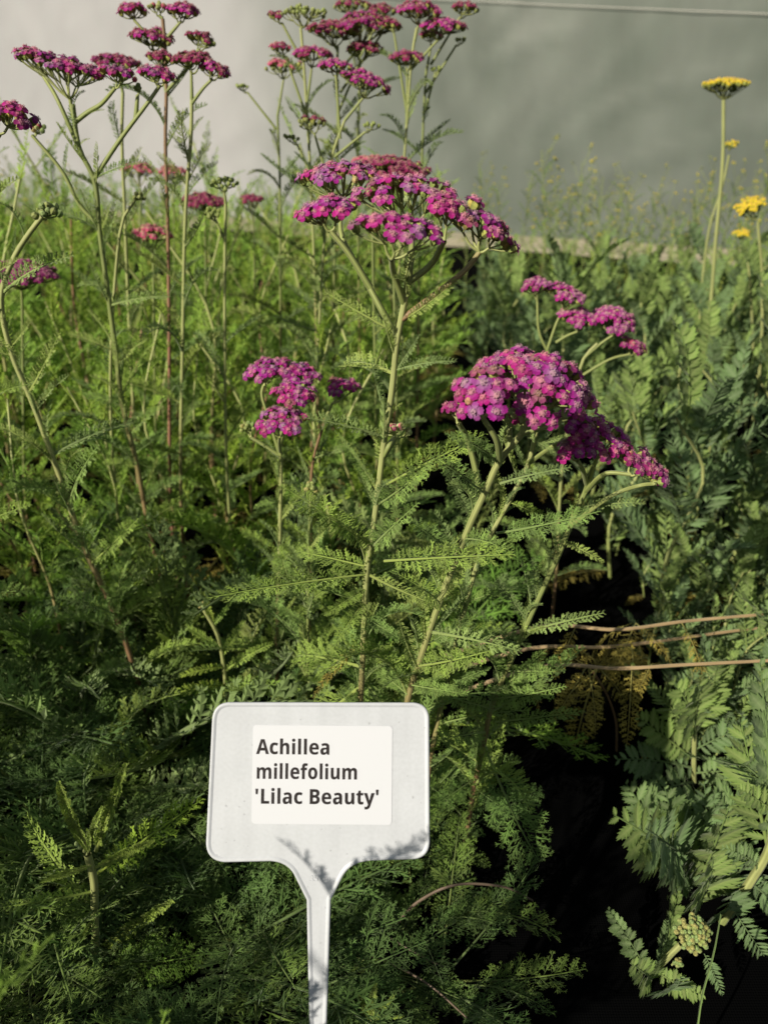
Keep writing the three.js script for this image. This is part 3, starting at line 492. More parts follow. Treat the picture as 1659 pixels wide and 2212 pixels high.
stalk({
  label: 'leaning yarrow stalk at the left edge topped by a tight cluster of green buds', z: .57, r: [.003, .0021], low: 'brown', high: 'pale', turn: .3,
  path: [[332, 1600], [292, 1450], [250, 1330], [186, 1190], [130, 1030], [75, 880], [22, 750], [4, 640], [30, 560], [60, 510], [92, 468]],
  heads: [{ x: 98, y: 440, a: 34, b: .9, n: [.05, 1, .35], k: ['bud', 'bud', 'creambud'], dome: .6, sp: .0046, s: 1.1, base: [95, 472] }],
  leaves: [
    [10, 630, 160, 552, 'comb:0', .3, 0, -.02], [6, 600, -70, 520, 'comb:1'], [95, 470, 130, 486, 'comb:2'], [95, 470, 50, 440, 'comb:4'], [60, 855, 130, 720, 'comb:4', .2], [64, 860, 0, 830, 'feather:1'], [80, 890, 150, 810, 'comb:0'], [115, 990, 0, 920, 'comb:2'],
    [110, 985, 290, 910, 'comb:0', .2, 0, .04], [140, 1060, 0, 1060, 'feather:1', 0, 0, -.03], [150, 1090, 215, 960, 'feather:0', .2, 0, -.02], [188, 1200, 90, 1250, 'feather:1', 0, 0, -.04], [195, 1220, 300, 1120, 'feather:4', .3, 0, -.01], [250, 1330, 120, 1290, 'feather:2', 0, 0, -.05],
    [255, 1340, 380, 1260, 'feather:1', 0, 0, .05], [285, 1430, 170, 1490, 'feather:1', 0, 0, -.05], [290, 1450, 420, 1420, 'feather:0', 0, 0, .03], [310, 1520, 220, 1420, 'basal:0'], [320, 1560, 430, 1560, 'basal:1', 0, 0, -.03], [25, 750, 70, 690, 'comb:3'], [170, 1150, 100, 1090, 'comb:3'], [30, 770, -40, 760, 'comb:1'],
  ],
});
stalk({
  label: 'tall dark yarrow stalk at the left with a broad slanting purple-magenta head and bare branches', z: .70, r: [.0031, .0023], low: 'brown', high: 'green', turn: .3,
  path: [[372, 1420], [345, 1235], [320, 1130], [296, 1003], [265, 873], [250, 753], [230, 603], [216, 500], [205, 390], [172, 320], [158, 225]],
  heads: [
    { x: 132, y: 128, dz: .0, a: 96, b: .62, n: [.28, 1, .12], k: ['magenta', 'plum', 'magenta', 'lilac'], dome: .14, from: [[172, 320], [157, 240]], base: [152, 215] },
    { x: 62, y: 112, dz: .02, a: 26, b: .8, n: [-.1, 1, .12], k: ['magenta', 'lilac'], dome: .2, from: [[172, 320], [125, 215]], base: [95, 165] },
    { x: 258, y: 150, dz: -.01, a: 40, b: .8, n: [.2, 1, .15], k: ['plum', 'magenta'], dome: .25, from: [[163, 264], [190, 243], [218, 226]], base: [250, 190] },
    { x: 340, y: 150, dz: .01, a: 40, b: .8, n: [.15, 1, .15], k: ['magenta', 'crimson'], dome: .25, from: [[205, 385], [260, 302], [320, 222]], base: [346, 185] },
    { x: 298, y: 180, a: 12, b: 1, n: [0, 1, .2], k: ['bud'], dome: .8, sp: .005, from: [[294, 257]], base: [298, 205] },
    { x: 78, y: 266, a: 24, b: .8, n: [-.1, 1, .3], k: ['bud', 'pinkbud'], dome: .5, sp: .006, from: [[208, 480], [175, 445], [135, 370]], base: [70, 292] },
  ],
  leaves: [[206, 385, 312, 350, 'comb:0', .2], [172, 318, 195, 300, 'comb:2'], [172, 318, 155, 302, 'comb:2'], [140, 375, 148, 310, 'comb:4'], [150, 400, 178, 450, 'comb:0'], [178, 252, 226, 238, 'comb:0'], [218, 500, 90, 452, 'comb:1'], [218, 500, 240, 440, 'comb:4'], [225, 530, 255, 430, 'comb:3'], [232, 620, 168, 618, 'comb:2'], [238, 660, 370, 640, 'comb:0'], [250, 760, 150, 720, 'comb:1'], [252, 790, 320, 730, 'comb:0'], [266, 880, 180, 850, 'feather:1'], [280, 940, 350, 880, 'feather:0'], [300, 1010, 220, 1000, 'feather:1'], [312, 1080, 400, 1030, 'feather:0'], [325, 1150, 240, 1160, 'feather:1'], [345, 1240, 440, 1200, 'feather:1'], [355, 1300, 280, 1330, 'feather:1']],
});
stalk({
  label: 'rounded deep purple flower head cut by the left edge, above the green bud cluster', z: .52, r: [.003, .0022], low: 'brown', high: 'green',
  path: [[-60, 1500], [-75, 900], [-60, 500], [-20, 320]],
  heads: [{ x: 18, y: 236, a: 56, b: .85, n: [.2, 1, .2], k: ['plum', 'magenta', 'plum'], dome: .6, sp: .0068, from: [[-20, 320]], base: [0, 290] }],
  leaves: [[-60, 500, 40, 385, 'comb:0'], [-70, 700, 40, 770, 'comb:1'], [-75, 900, 60, 830, 'feather:1'], [-70, 1150, 70, 1090, 'feather:0'], [-60, 1300, 80, 1280, 'feather:2'], [-60, 620, 40, 560, 'comb:4']],
});
// ---- a clump of dark flowers further back on the left
const FARL = 'dark red yarrow stalks at the upper left';
const farAuto = { n: 19, t0: .15, t1: .93, l0: .1, l1: .045, types: ['feather', 'feather', 'comb', 'comb'] };
stalk({ far: true, label: 'straight pale-stemmed yarrow with two dark crimson heads right of the slanting purple head', z: .80, r: [.0026, .002], low: 'brown', high: 'pale', auto: farAuto,
  path: [[392, 1100], [396, 700], [400, 500], [405, 400], [413, 300], [415, 215]],
  heads: [{ x: 414, y: 118, a: 38, b: .8, n: [-.05, 1, .1], k: ['crimson'], dome: .25, from: [[415, 215]], base: [414, 160] }, { x: 466, y: 140, a: 32, b: .8, n: [.3, 1, .1], k: ['crimson', 'magenta'], dome: .3, from: [[414, 225], [440, 190]], base: [458, 172] }],
  leaves: [[413, 290, 440, 252, 'comb:0'], [410, 340, 365, 285, 'comb:1'], [405, 420, 472, 350, 'comb:0'], [404, 400, 340, 330, 'comb:1']] });
stalk({ far: true, label: 'tall yarrow stalk with five small crimson heads reaching the top edge at the upper left', z: .84, r: [.0026, .002], low: 'red', high: 'brown', turn: .5, auto: farAuto,
  path: [[370, 1100], [366, 700], [363, 475], [358, 300], [360, 200], [358, 110], [352, 40]],
  heads: [{ x: 328, y: 70, a: 44, b: .75, n: [.12, 1, .1], k: ['crimson', 'magenta'], dome: .25, from: [[360, 180], [345, 120]], base: [332, 108] }, { x: 348, y: 116, dz: -.02, a: 28, b: .8, n: [.1, 1, .1], k: ['crimson'], dome: .3, from: [[360, 200], [354, 170]], base: [350, 150] }, { x: 440, y: 76, a: 31, b: .8, n: [.3, 1, .1], k: ['crimson', 'bud'], dome: .3, from: [[358, 200], [410, 140]], base: [428, 108] },
    { x: 282, y: 14, a: 28, b: .8, n: [-.1, 1, .1], k: ['crimson', 'magenta'], dome: .25, from: [[356, 100], [315, 70]], base: [292, 45] }, { x: 396, y: 14, a: 35, b: .8, n: [.15, 1, .1], k: ['crimson', 'magenta'], dome: .25, from: [[354, 90], [380, 60]], base: [390, 48] }, { x: 340, y: 2, a: 26, b: .8, n: [0, 1, .1], k: ['bud', 'pinkbud'], dome: .4, from: [[352, 40]], base: [344, 34] }] });
stalk({ far: true, label: 'yarrow stalk half hidden behind the slanting purple head with a flat dark red top', z: .9, r: [.0026, .002], low: 'brown', high: 'pale', auto: farAuto,
  path: [[300, 1050], [280, 700], [270, 450], [264, 300], [266, 200]],
  heads: [{ x: 250, y: 124, a: 48, b: .7, n: [.05, 1, .1], k: ['crimson', 'plum'], dome: .2, from: [[266, 200]], base: [258, 165] }] });
for (const [x, y, a, z, k, lab] of [[300, 356, 34, 1.3, 'pink', 'small pink yarrow head in the haze of plants left of the pale straight stem'], [372, 364, 32, 1.3, 'pink', 'small pink yarrow head just right of the pale straight stem, against the film'], [440, 425, 44, 1.1, 'crimson', 'blurred dull red yarrow head below the cream bud cluster'], [328, 494, 42, .95, 'pink', 'pale red and pink yarrow head low among the green stems at the left'], [45, 578, 70, .9, 'plum', 'blurred flat dark pink yarrow head behind the leaves at the left edge'], [545, 425, 22, 1.2, 'crimson', 'tiny blurred red yarrow head left of the central blooms'], [845, 352, 78, .8, 'crimson', 'dark crimson yarrow head half hidden just above the widest lilac-pink head'], [800, 340, 34, .85, 'pink', 'dusty pink yarrow head peeking out above the widest lilac-pink head']])
  stalk({ far: true, label: lab, z, r: [.0022, .0018], low: 'brown', high: 'green', auto: { ...farAuto, n: 9, t1: .75 }, path: [[x + 12, y + 520], [x + 6, y + 250], [x + 4, y + 80]], heads: [{ x, y, a, b: .8, n: [.05, 1, .12], k: k === 'pink' ? ['pink', 'pinkbud'] : [k], dome: .3, from: [[x + 4, y + 80]], base: [x + 2, y + 48] }] });
stalk({ far: true, label: 'green stalk topped by a cream bud cluster between the left stems and the central blooms', z: .78, r: [.0022, .0018], low: 'green', high: 'pale', auto: { ...farAuto, n: 9, t1: .75 }, path: [[490, 1000], [486, 700], [487, 500], [488, 440]],
  heads: [{ x: 482, y: 384, a: 30, b: .85, n: [0, 1, .3], k: ['creambud'], dome: .4, sp: .006, from: [[488, 440]], base: [485, 415] }, { x: 458, y: 450, a: 24, b: .85, n: [0, 1, .3], k: ['creambud'], dome: .5, sp: .006, from: [[487, 520]], base: [466, 475] }] });
stalk({ far: true, label: 'small stalk with a single pale green bud cluster leaning right among the left stems', z: .74, r: [.002, .0016], low: 'green', high: 'pale', auto: { ...farAuto, n: 6, t1: .7 }, path: [[240, 900], [250, 600], [268, 470], [290, 435]], heads: [{ x: 300, y: 414, a: 18, b: .9, n: [.2, 1, .3], k: ['bud'], dome: .6, sp: .0055, from: [[290, 435]], base: [296, 428] }] });
// ---- the tall group in the middle of the top edge
const midHeads = [
  ['leftmost tall stalk of the middle group, with green buds and small crimson heads', .95, [[690, 1000], [680, 600], [672, 400], [664, 250], [655, 120], [650, 60]], [[600, 28, 18, ['crimson'], [652, 130]], [658, 14, 48, ['bud', 'creambud'], [650, 60]], [606, 96, 22, ['crimson', 'pink'], [662, 250]], [676, 106, 40, ['crimson', 'magenta'], [664, 220]]]],
  ['tall yarrow stalk in the middle group with broad dark crimson tiers near the top edge', 1.0, [[720, 1000], [722, 600], [728, 400], [730, 250], [728, 150], [730, 100]], [[722, 52, 54, ['crimson'], [730, 110]], [792, 38, 64, ['crimson', 'plum'], [730, 160]], [788, 96, 38, ['crimson'], [732, 240]], [846, 48, 20, ['crimson'], [735, 200]]]],
  ['yarrow stalk of the middle group with a bright magenta slanting head lowest of its tiers', .88, [[670, 1050], [690, 700], [705, 460], [720, 330], [745, 260]], [[724, 132, 32, ['magenta'], [735, 300]], [794, 164, 52, ['magenta', 'plum'], [745, 260], .35], [672, 256, 32, ['crimson', 'bud'], [712, 400]], [628, 288, 20, ['bud', 'creambud'], [705, 450]], [804, 262, 20, ['creambud'], [722, 340]]]],
  ['thin yarrow stalk of the middle group with a pale pink and green unripe head', 1.05, [[610, 1000], [606, 600], [605, 400], [600, 250]], [[616, 132, 40, ['pink', 'creambud', 'bud'], [600, 250]], [521, 178, 18, ['creambud'], [598, 280]]]],
  ['right-hand stalk of the middle group with purple-red heads cut by the top edge', .98, [[850, 1000], [862, 600], [870, 400], [880, 250], [890, 120], [900, 60]], [[906, 10, 46, ['magenta', 'crimson'], [895, 90]], [958, 44, 46, ['crimson', 'magenta'], [888, 150]], [880, 116, 36, ['crimson', 'plum'], [878, 280]], [844, 46, 18, ['crimson'], [880, 250]]]],
  ['rightmost stalk of the middle group, with a lone dark bud head on a side branch', 1.02, [[900, 1000], [905, 600], [910, 400], [915, 250], [920, 160]], [[1006, 8, 30, ['crimson', 'bud'], [930, 140]], [1000, 78, 15, ['bud'], [920, 200]], [945, 140, 14, ['creambud'], [918, 240]], [934, 70, 24, ['crimson'], [920, 160]]]],
  ['straight leafy stalk behind the middle group, its flowers above the picture', 1.12, [[780, 1000], [775, 600], [772, 400], [776, 200], [780, 60]], [[760, 2, 40, ['bud', 'crimson'], [780, 80]], [826, 14, 30, ['crimson'], [780, 120]]]],
];
for (const [label, z, path, hs] of midHeads) stalk({ far: true, label, z, r: [.0026, .0018], low: 'brown', high: z < 1 ? 'pale' : 'green', turn: .3, auto: { n: 24, t0: .12, t1: .94, l0: .11, l1: .05, types: ['feather', 'feather', 'comb', 'comb'], el1: .6 }, path,
  heads: hs.map(([x, y, a, k, j, tl]) => ({ x, y, a, b: .8, n: [(tl ?? .05), 1, .1], k, dome: .3, from: [j], sp: .0074, base: [lerp(x, j[0], .18), y + a * .75 + 8] })) });
// ---- smaller head behind, right
stalk({ label: 'yarrow stalk behind the bright domed head with several small loose lilac-pink tiers leaning right', z: .76, far: true, r: [.0024, .0019], low: 'brown', high: 'pale', auto: { ...farAuto, n: 8, t1: .6 },
  path: [[1200, 1250], [1215, 1000], [1245, 830], [1262, 772], [1290, 742]],
  heads: [
    { x: 1158, y: 608, a: 28, b: .8, n: [-.1, 1, .2], k: ['plum', 'lilac'], dome: .2, from: [[1200, 790], [1165, 720]], base: [1160, 650] }, { x: 1226, y: 626, a: 42, b: .75, n: [.25, 1, .2], k: ['lilac', 'magenta'], dome: .3, from: [[1180, 760], [1205, 690]], base: [1218, 668] },
    { x: 1250, y: 678, a: 42, b: .75, n: [.1, 1, .2], k: ['lilac', 'magenta'], dome: .25, from: [[1200, 740], [1225, 725]], base: [1250, 715] }, { x: 1332, y: 680, a: 46, b: .85, n: [.25, 1, .45], k: ['lilac', 'magenta'], dome: .5, from: [[1262, 772], [1300, 740]], base: [1322, 725] },
    { x: 1372, y: 742, a: 28, b: .8, n: [.4, 1, .3], k: ['plum', 'pink'], dome: .4, from: [[1250, 815], [1320, 775]], base: [1360, 765] }, ] });

// ================================================================ YOUNG SHOOTS AND LOW PLANTS IN FRONT
stalk({ name: 'yarrow_shoot', category: 'plant', label: 'young bright green yarrow shoot with a curled tip at the lower left', z: .335, r: [.0030, .0028], low: 'green', high: 'pale', mats: M.bright,
  path: [[212, 2110], [206, 1990], [203, 1900], [190, 1845]],
  heads: [{ x: 176, y: 1818, a: 24, b: .9, n: [-.2, 1, .4], k: ['bud'], dome: .9, sp: .0044, s: .8, base: [188, 1848] }],
  leaves: [[190, 1830, 128, 1690, 'young:0', .4, .0, .01, 1.5], [208, 1840, 272, 1650, 'young:1', .3, .01, .03, 1.2], [196, 1820, 222, 1742, 'young:2', .3, -.01, -.01], [205, 1875, 334, 1815, 'young:3', .2, 0, .01, 1.4], [198, 1870, 88, 1905, 'young:2', .2, -.01, -.02, 1.3], [208, 2060, 372, 1945, 'young:1', .5, 0, .01, 1.3], [203, 1925, 0, 1960, 'comb:0', .1, 0, -.02], [204, 1980, 175, 2030, 'young:2', 0, -.01, -.02], [192, 1840, 190, 1790, 'young:3', 0, -.012, -.016, 1.3], [192, 1842, 160, 1800, 'young:3', 0, -.012, -.01], [208, 2080, 30, 2040, 'basal:0'], [208, 2090, 300, 2180, 'basal:1'], [208, 2080, 440, 2060, 'basal:1'], [206, 1960, 60, 1760, 'comb:1', 0, .01, .05], [206, 1890, 440, 1725, 'feather:0', .1, .02, .06]] });
stalk({ name: 'yarrow_shoot', category: 'plant', label: 'low leafy shoot with a tiny green bud, left of and above the plant label', z: .55, r: [.0024, .002], low: 'green', high: 'pale', mats: M.bright,
  path: [[490, 1500], [484, 1440], [470, 1370], [440, 1315]],
  heads: [{ x: 436, y: 1302, a: 14, b: .95, n: [-.1, 1, .4], k: ['bud'], dome: .8, sp: .0046, s: .8, base: [440, 1318] }],
  leaves: [[476, 1400, 400, 1350, 'comb:1'], [484, 1440, 390, 1460, 'comb:2', 0, 0, -.02], [486, 1450, 590, 1390, 'comb:0'], [488, 1480, 366, 1500, 'comb:2', 0, 0, -.03], [488, 1480, 610, 1480, 'comb:2', 0, 0, -.03], [488, 1490, 350, 1530, 'basal:1', 0, 0, -.03], [488, 1490, 450, 1560, 'comb:2', 0, 0, -.05], [480, 1420, 530, 1340, 'comb:3'], [462, 1350, 440, 1280, 'comb:3'], [462, 1350, 500, 1300, 'comb:4']] });
stalk({ name: 'yarrow_shoot', category: 'plant', label: 'little bright shoot tip at the bottom edge right of the label stake', z: .29, r: [.002, .0018], low: 'green', high: 'pale', mats: M.bright,
  path: [[800, 2230], [803, 2190]], leaves: [[803, 2200, 812, 2125, 'young:0', 0, 0, 0, 1.4], [803, 2205, 775, 2150, 'young:1', 0, 0, 0, 1.4], [803, 2205, 850, 2150, 'young:2', 0, 0, 0, 1.3], [803, 2205, 872, 2195, 'young:3', 0, 0, 0]] });
// grey-green yellow-yarrow plant, lower right
stalk({ name: 'yarrow_plant', category: 'plant', label: 'grey-green yarrow at the lower right corner with a tight dome of pale yellow-green buds', z: .34, r: [.0032, .0026], low: 'pale', high: 'pale', mats: M.grey,
  path: [[1420, 2240], [1412, 2160], [1405, 2110], [1440, 2070], [1470, 2040]],
  heads: [{ x: 1508, y: 2020, z: .325, a: 46, b: .95, n: [.15, .75, .7], k: ['creambud'], dome: .55, sp: .0036, s: .78, base: [1482, 2048, .335] }, { x: 1468, y: 2082, z: .325, a: 14, b: 1, n: [0, .7, .7], k: ['creambud'], dome: .8, sp: .0036, s: .7, base: [1450, 2085, .33] }],
  leaves: [[1412, 2120, 1312, 1962, 'toothed:3', -.5, 0, .02, .8], [1430, 2080, 1462, 1915, 'toothed:0', .5, 0, .05, .7], [1420, 2090, 1440, 1990, 'toothed:1', -.3, 0, .03, .8], [1420, 2100, 1520, 2150, 'toothed:1', .3, 0, -.03], [1520, 2060, 1560, 2150, 'fern:0', .2, -.01, -.03, 1.2], [1405, 2115, 1360, 2080, 'toothed:2', 0, 0, -.02], [1410, 2130, 1470, 2110, 'fern:1', .2, 0, -.03]] });
stalk({ name: 'yarrow_plant', category: 'plant', label: 'grey-green yarrow with one large jagged upright leaf spray above the pale bud dome, lower right', z: .42, r: [.0035, .003], low: 'pale', high: 'pale', mats: M.grey,
  path: [[1500, 2150], [1500, 2000], [1495, 1900], [1478, 1850]],
  leaves: [[1496, 1915, 1435, 1700, 'lobed:3', -.4, 0, .02, 1.1], [1494, 1900, 1325, 1760, 'lobed:1', .2, 0, -.01], [1490, 1860, 1395, 1790, 'lobed:0', .2, 0, -.04], [1500, 1930, 1575, 1740, 'lobed:4', .3, 0, -.01], [1500, 1960, 1620, 1820, 'lobed:1', .2, 0, -.03], [1500, 1990, 1580, 1930, 'toothed:1', .2, 0, -.05], [1498, 1890, 1380, 1840, 'lobed:2', .2, 0, -.02], [1497, 1880, 1520, 1690, 'lobed:1', .3, 0, .03], [1499, 1960, 1440, 1990, 'lobed:3', .2, 0, -.04], [1496, 1870, 1600, 1660, 'lobed:2', .3, 0, .05], [1499, 1930, 1650, 1900, 'lobed:4', .2, 0, -.03], [1497, 1890, 1350, 1690, 'lobed:3', -.2, 0, .05], [1500, 2000, 1640, 2000, 'toothed:0', .2, 0, -.04], [1498, 1950, 1400, 1900, 'lobed:2', 0, 0, .03], [1498, 1940, 1440, 1850, 'toothed:3', 0, -.01, -.03], [1498, 2000, 1400, 1960, 'lobed:1', 0, 0, .05], [1500, 1960, 1540, 1850, 'lobed:0', .3, -.02, -.05], [1500, 2050, 1600, 2100, 'lobed:1', .2, 0, -.04]] });
stalk({ name: 'yarrow_plant', category: 'plant', label: 'grey-green yarrow with spreading cut leaves above the large jagged leaf spray', z: .52, r: [.003, .0024], low: 'pale', high: 'pale', mats: M.grey,
  path: [[1500, 1760], [1498, 1660], [1500, 1560]],
  leaves: [[1498, 1660, 1330, 1640, 'lobed:1', .2, 0, -.01], [1498, 1640, 1372, 1545, 'lobed:0', .2, 0, .01], [1499, 1600, 1450, 1470, 'lobed:2', .2], [1500, 1580, 1560, 1470, 'lobed:3', .2], [1499, 1620, 1620, 1560, 'lobed:4', .2], [1498, 1670, 1640, 1660, 'lobed:0', .2, 0, -.03], [1498, 1690, 1390, 1720, 'lobed:2', .2, 0, -.04], [1498, 1700, 1580, 1740, 'lobed:1', .2, 0, -.05], [1500, 1560, 1510, 1460, 'lobed:4', .2, 0, -.02], [1498, 1600, 1400, 1480, 'fern:1', .2, 0, .04]] });
stalk({ name: 'yarrow_plant', category: 'plant', label: 'yarrow at the right edge with a thick bent yellow-green stem crossing its toothed leaves', z: .38, r: [.0042, .0034], low: 'green', high: 'pale', mats: M.grey,
  path: [[1520, 2060], [1560, 1990], [1620, 1905], [1662, 1830], [1680, 1700]],
  leaves: [[1660, 1840, 1600, 1560, 'lobed:4', -.2, 0, .06], [1660, 1800, 1640, 1430, 'toothed:0', .3, 0, .06, .9], [1620, 1905, 1700, 1980, 'toothed:1'], [1640, 1870, 1560, 1830, 'lobed:1'], [1670, 1750, 1590, 1700, 'lobed:0', .2], [1670, 1720, 1560, 1640, 'lobed:2', .2, 0, .06], [1580, 1960, 1660, 2080, 'fern:1', .2, 0, -.03]] });
{ // a blade of grass across the bud dome
  const p0 = Q(1500, 2240, .27), o0 = p0.clone(), t = thing('grass_blade', 'single pale blade of grass slanting up across the bud dome', 'grass blade', p0), mb = new MB(), A = [p0, Q(1515, 2150, .28), Q(1540, 2060, .29), Q(1556, 1975, .3)].map((p) => p.clone().sub(o0));
  const cv = new THREE.CatmullRomCurve3([V(0, -.12, 0), V(0, 0, 0), ...A.slice(1)]); let pl, pr; const c = [.14, .2, .06];
  for (let i = 0; i <= 20; i++) { const q = cv.getPointAt(i / 20), w = .0017 * (1 - i / 20) + .0001, l = q.clone().add(V(-w, 0, .0008)), m = q.clone().add(V(0, 0, -.0006)), rr = q.clone().add(V(w, 0, .0008)); if (pl) { mb.tri(pl.l, pl.m, m, c); mb.tri(pl.l, m, l, c); mb.tri(pl.m, pl.r, rr, mul(c, 1.2)); mb.tri(pl.m, rr, m, mul(c, 1.2)); } pl = { l, m, r: rr }; }
  part('blade', mb.geo(), M.grey[0], t);
}
[['arching bare brown runner right of the label stake, over the dark ground', [[845, 2010, .005], [900, 1950, .04], [980, 1912, .06], [1085, 1915, .05], [1150, 1945, .02]]], ['thin bare brown twig fanning out low behind the label stake', [[740, 2050, .005], [830, 2075, .02], [930, 2130, .03], [1010, 2200, .02]]], ['fine dry twig lying just right of the label stake', [[735, 1985, .01], [830, 2020, .03], [900, 2060, .03], [960, 2090, .01]]]].forEach(([lab, ps], i) => {
  const pts = ps.map((p) => QG(p[0], p[1], p[2])), base = pts[0].clone(); base.y = 0;
  const t = thing('bare_runner', lab, 'dead stem', base), mb = new MB(); mb.tube(pts.map((p) => p.clone().sub(base)), (u) => [.0012, .001, .0008][i] * (1 - .4 * u), () => [.12, .085, .06], 7, .05, 24); part('stem', mb.geo(), M.stem, t);
});
// fallen brown stems at the right
[[[1180, 1352], [1330, 1360], [1480, 1342], [1640, 1328], [1720, 1322]], [[1150, 1400], [1300, 1398], [1400, 1388], [1560, 1366], [1700, 1350]], [[1190, 1438], [1330, 1444], [1480, 1436], [1640, 1428], [1740, 1424]]].forEach((ps, i) => {
  const y = [.15, .12, .14, .2][i], pts = ps.map((p) => QG(p[0], p[1], y)), base = pts[0].clone(); base.y = 0;
  const t = thing('fallen_stem', ['uppermost of three dry brown stems lying across the bed at the right', 'middle of three dry brown stems lying across the bed at the right', 'lowest of three dry brown stems lying across the bed at the right, nearest the camera'][i], 'dead stem', base), mb = new MB();
  mb.tube([V(-.09, pts[0].y - .03, .004), ...pts.map((p) => p.clone().sub(base))], (u) => .0019 - .0006 * u + .0003 * noise.noise(u * 17, i, 4), (u) => mul([.36, .26, .14], .85 + .3 * noise.noise(u * 14, i, 2)), 8, .05, 40); part('stem', mb.geo(), M.stem, t);
  if (i < 3) { const r = rng(i + 40); for (let k = 0; k < 5; k++) { const p = pts[0].clone().lerp(pts[2], r()), q = p.clone().add(V((r() - .5) * .08, -.02 - r() * .05, (r() * .8 - .2) * .09)); addLeaf(t, pick(LEAF.dry, r), M.dry, p, q, (r() - .5), 1); } }
});
stalk({ name: 'yarrow_plant', category: 'plant', label: 'withered yellow-brown hanging leaves over the black ground right of the plant label', z: .56, r: [.0013, .0011], low: 'brown', high: 'brown', mats: [M.dry],
  path: [[1330, 1560], [1310, 1500], [1280, 1450]], leaves: [[1290, 1440, 1240, 1620, 'dry:0', .4, 0, -.02], [1280, 1450, 1200, 1530, 'dry:1', .2], [1290, 1440, 1350, 1520, 'dry:2'], [1280, 1450, 1330, 1380, 'dry:0'], [1280, 1450, 1190, 1400, 'dry:1'], [1280, 1450, 1400, 1420, 'dry:2', 0, 0, .04]] });

// ---------------------------------------------------------------- rosettes of basal leaves
function rosette(p, o, label, name = 'yarrow_rosette', group) {
  const r = rng(o.seed), g = thing(name, label, 'plant', p, group);
  for (let i = 0; i < o.n; i++) {
    const az = i * 2.4 + r() * .8, el = lerp(o.e0 ?? .15, o.e1 ?? 1.15, r()), L = o.len * (.65 + .6 * r()), s = p.clone().add(V(Math.cos(az) * .012, .004, Math.sin(az) * .012));
    addLeaf(g, pick(LEAF[pick(o.types, r)], r), pick(o.mats, r), s, s.clone().add(V(Math.cos(az) * Math.cos(el) * L, Math.sin(el) * L, Math.sin(az) * Math.cos(el) * L)), (r() - .5) * .8, 1);
  }
  return g;
}
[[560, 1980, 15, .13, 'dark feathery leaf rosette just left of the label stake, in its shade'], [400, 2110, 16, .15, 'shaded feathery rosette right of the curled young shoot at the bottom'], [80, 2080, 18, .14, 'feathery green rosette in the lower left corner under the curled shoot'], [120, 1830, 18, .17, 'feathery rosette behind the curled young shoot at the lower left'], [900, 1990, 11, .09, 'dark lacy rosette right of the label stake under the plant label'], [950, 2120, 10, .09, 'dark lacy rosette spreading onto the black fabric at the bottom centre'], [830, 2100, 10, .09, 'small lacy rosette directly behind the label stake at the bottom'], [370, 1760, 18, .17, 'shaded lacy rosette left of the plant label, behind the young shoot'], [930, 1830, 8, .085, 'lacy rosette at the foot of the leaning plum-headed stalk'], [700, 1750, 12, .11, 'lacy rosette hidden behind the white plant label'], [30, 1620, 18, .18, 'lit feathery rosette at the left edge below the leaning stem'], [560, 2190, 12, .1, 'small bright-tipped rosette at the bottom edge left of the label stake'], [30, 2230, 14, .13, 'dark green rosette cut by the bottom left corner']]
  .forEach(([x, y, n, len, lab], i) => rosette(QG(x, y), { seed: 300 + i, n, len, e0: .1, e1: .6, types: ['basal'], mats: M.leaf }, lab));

[[520, 1480, .19, 'feathery clump left of the three-tiered stalk'], [700, 1500, .2, 'feathery clump at the foot of the three-tiered stalk'], [860, 1560, .19, 'feathery clump between the central stalk and the domed-head stalk'], [420, 1600, .18, 'shaded feathery clump under the low leafy shoot with the green bud'], [250, 1700, .2, 'feathery clump at the foot of the leaning bud stalk'], [600, 1380, .2, 'yellow-green clump behind the three-tiered stalk'], [800, 1350, .2, 'green clump behind the tall central stalk, low down'], [940, 1400, .18, 'green clump behind the stems of the domed head'], [60, 1450, .2, 'bright clump at the left edge at the foot of the leaning stems'], [180, 1560, .18, 'bright clump beside the foot of the leaning stems at the left']]
  .forEach(([x, y, len, lab], i) => rosette(QG(x, y), { seed: 400 + i, n: 11, len, types: ['feather', 'basal', 'comb'], mats: i % 3 === 2 ? M.bright : M.leaf }, lab, 'yarrow_clump'));

// ================================================================ THE BEDS BEHIND
function proto(name, o) { // a whole stalk with its leaves, to be copied
  const r = rng(o.seed), g = new THREE.Group(); g.name = name; g.position.set(0, 0, 0);
  const pts = [V(0, 0, 0), V((r() - .5) * .03, o.h * .35, (r() - .5) * .03), V((r() - .5) * .06, o.h * .7, (r() - .5) * .06), V((r() - .5) * .08, o.h, (r() - .5) * .08)], mb = new MB();
  mb.tube(pts, (t) => lerp(o.r ?? .0024, .0014, t), (t) => mix(STEMC[o.low ?? 'brown'], STEMC[o.high ?? 'pale'], clamp(t * 2 - .2, 0, 1)), 7, 0, 14); part('stem', mb.geo(), M.stem, g);
  autoLeaves(g, new THREE.CatmullRomCurve3(pts), o.auto, r, o.mats);
  if (o.head) flowerHead(g, { at: pts[3].clone().add(V(0, .012, 0)), base: pts[3], x: o.seed, y: 3, am: o.head.am, b: .9, n: [.1, 1, .1], k: o.head.k, dome: .5, sp: o.head.sp ?? .006 }, true);
  return g;
}
function plantOut(protos, list, name, label, category, group) {
  list.forEach(([p, turn, s], i) => { const g = protos[i % protos.length].clone(); g.name = numbered(name); g.position.copy(p); g.rotation.y = turn; g.scale.setScalar(s); g.userData = { label: typeof label === 'function' ? label(i, p) : label, category, group }; scene.add(g); });
}
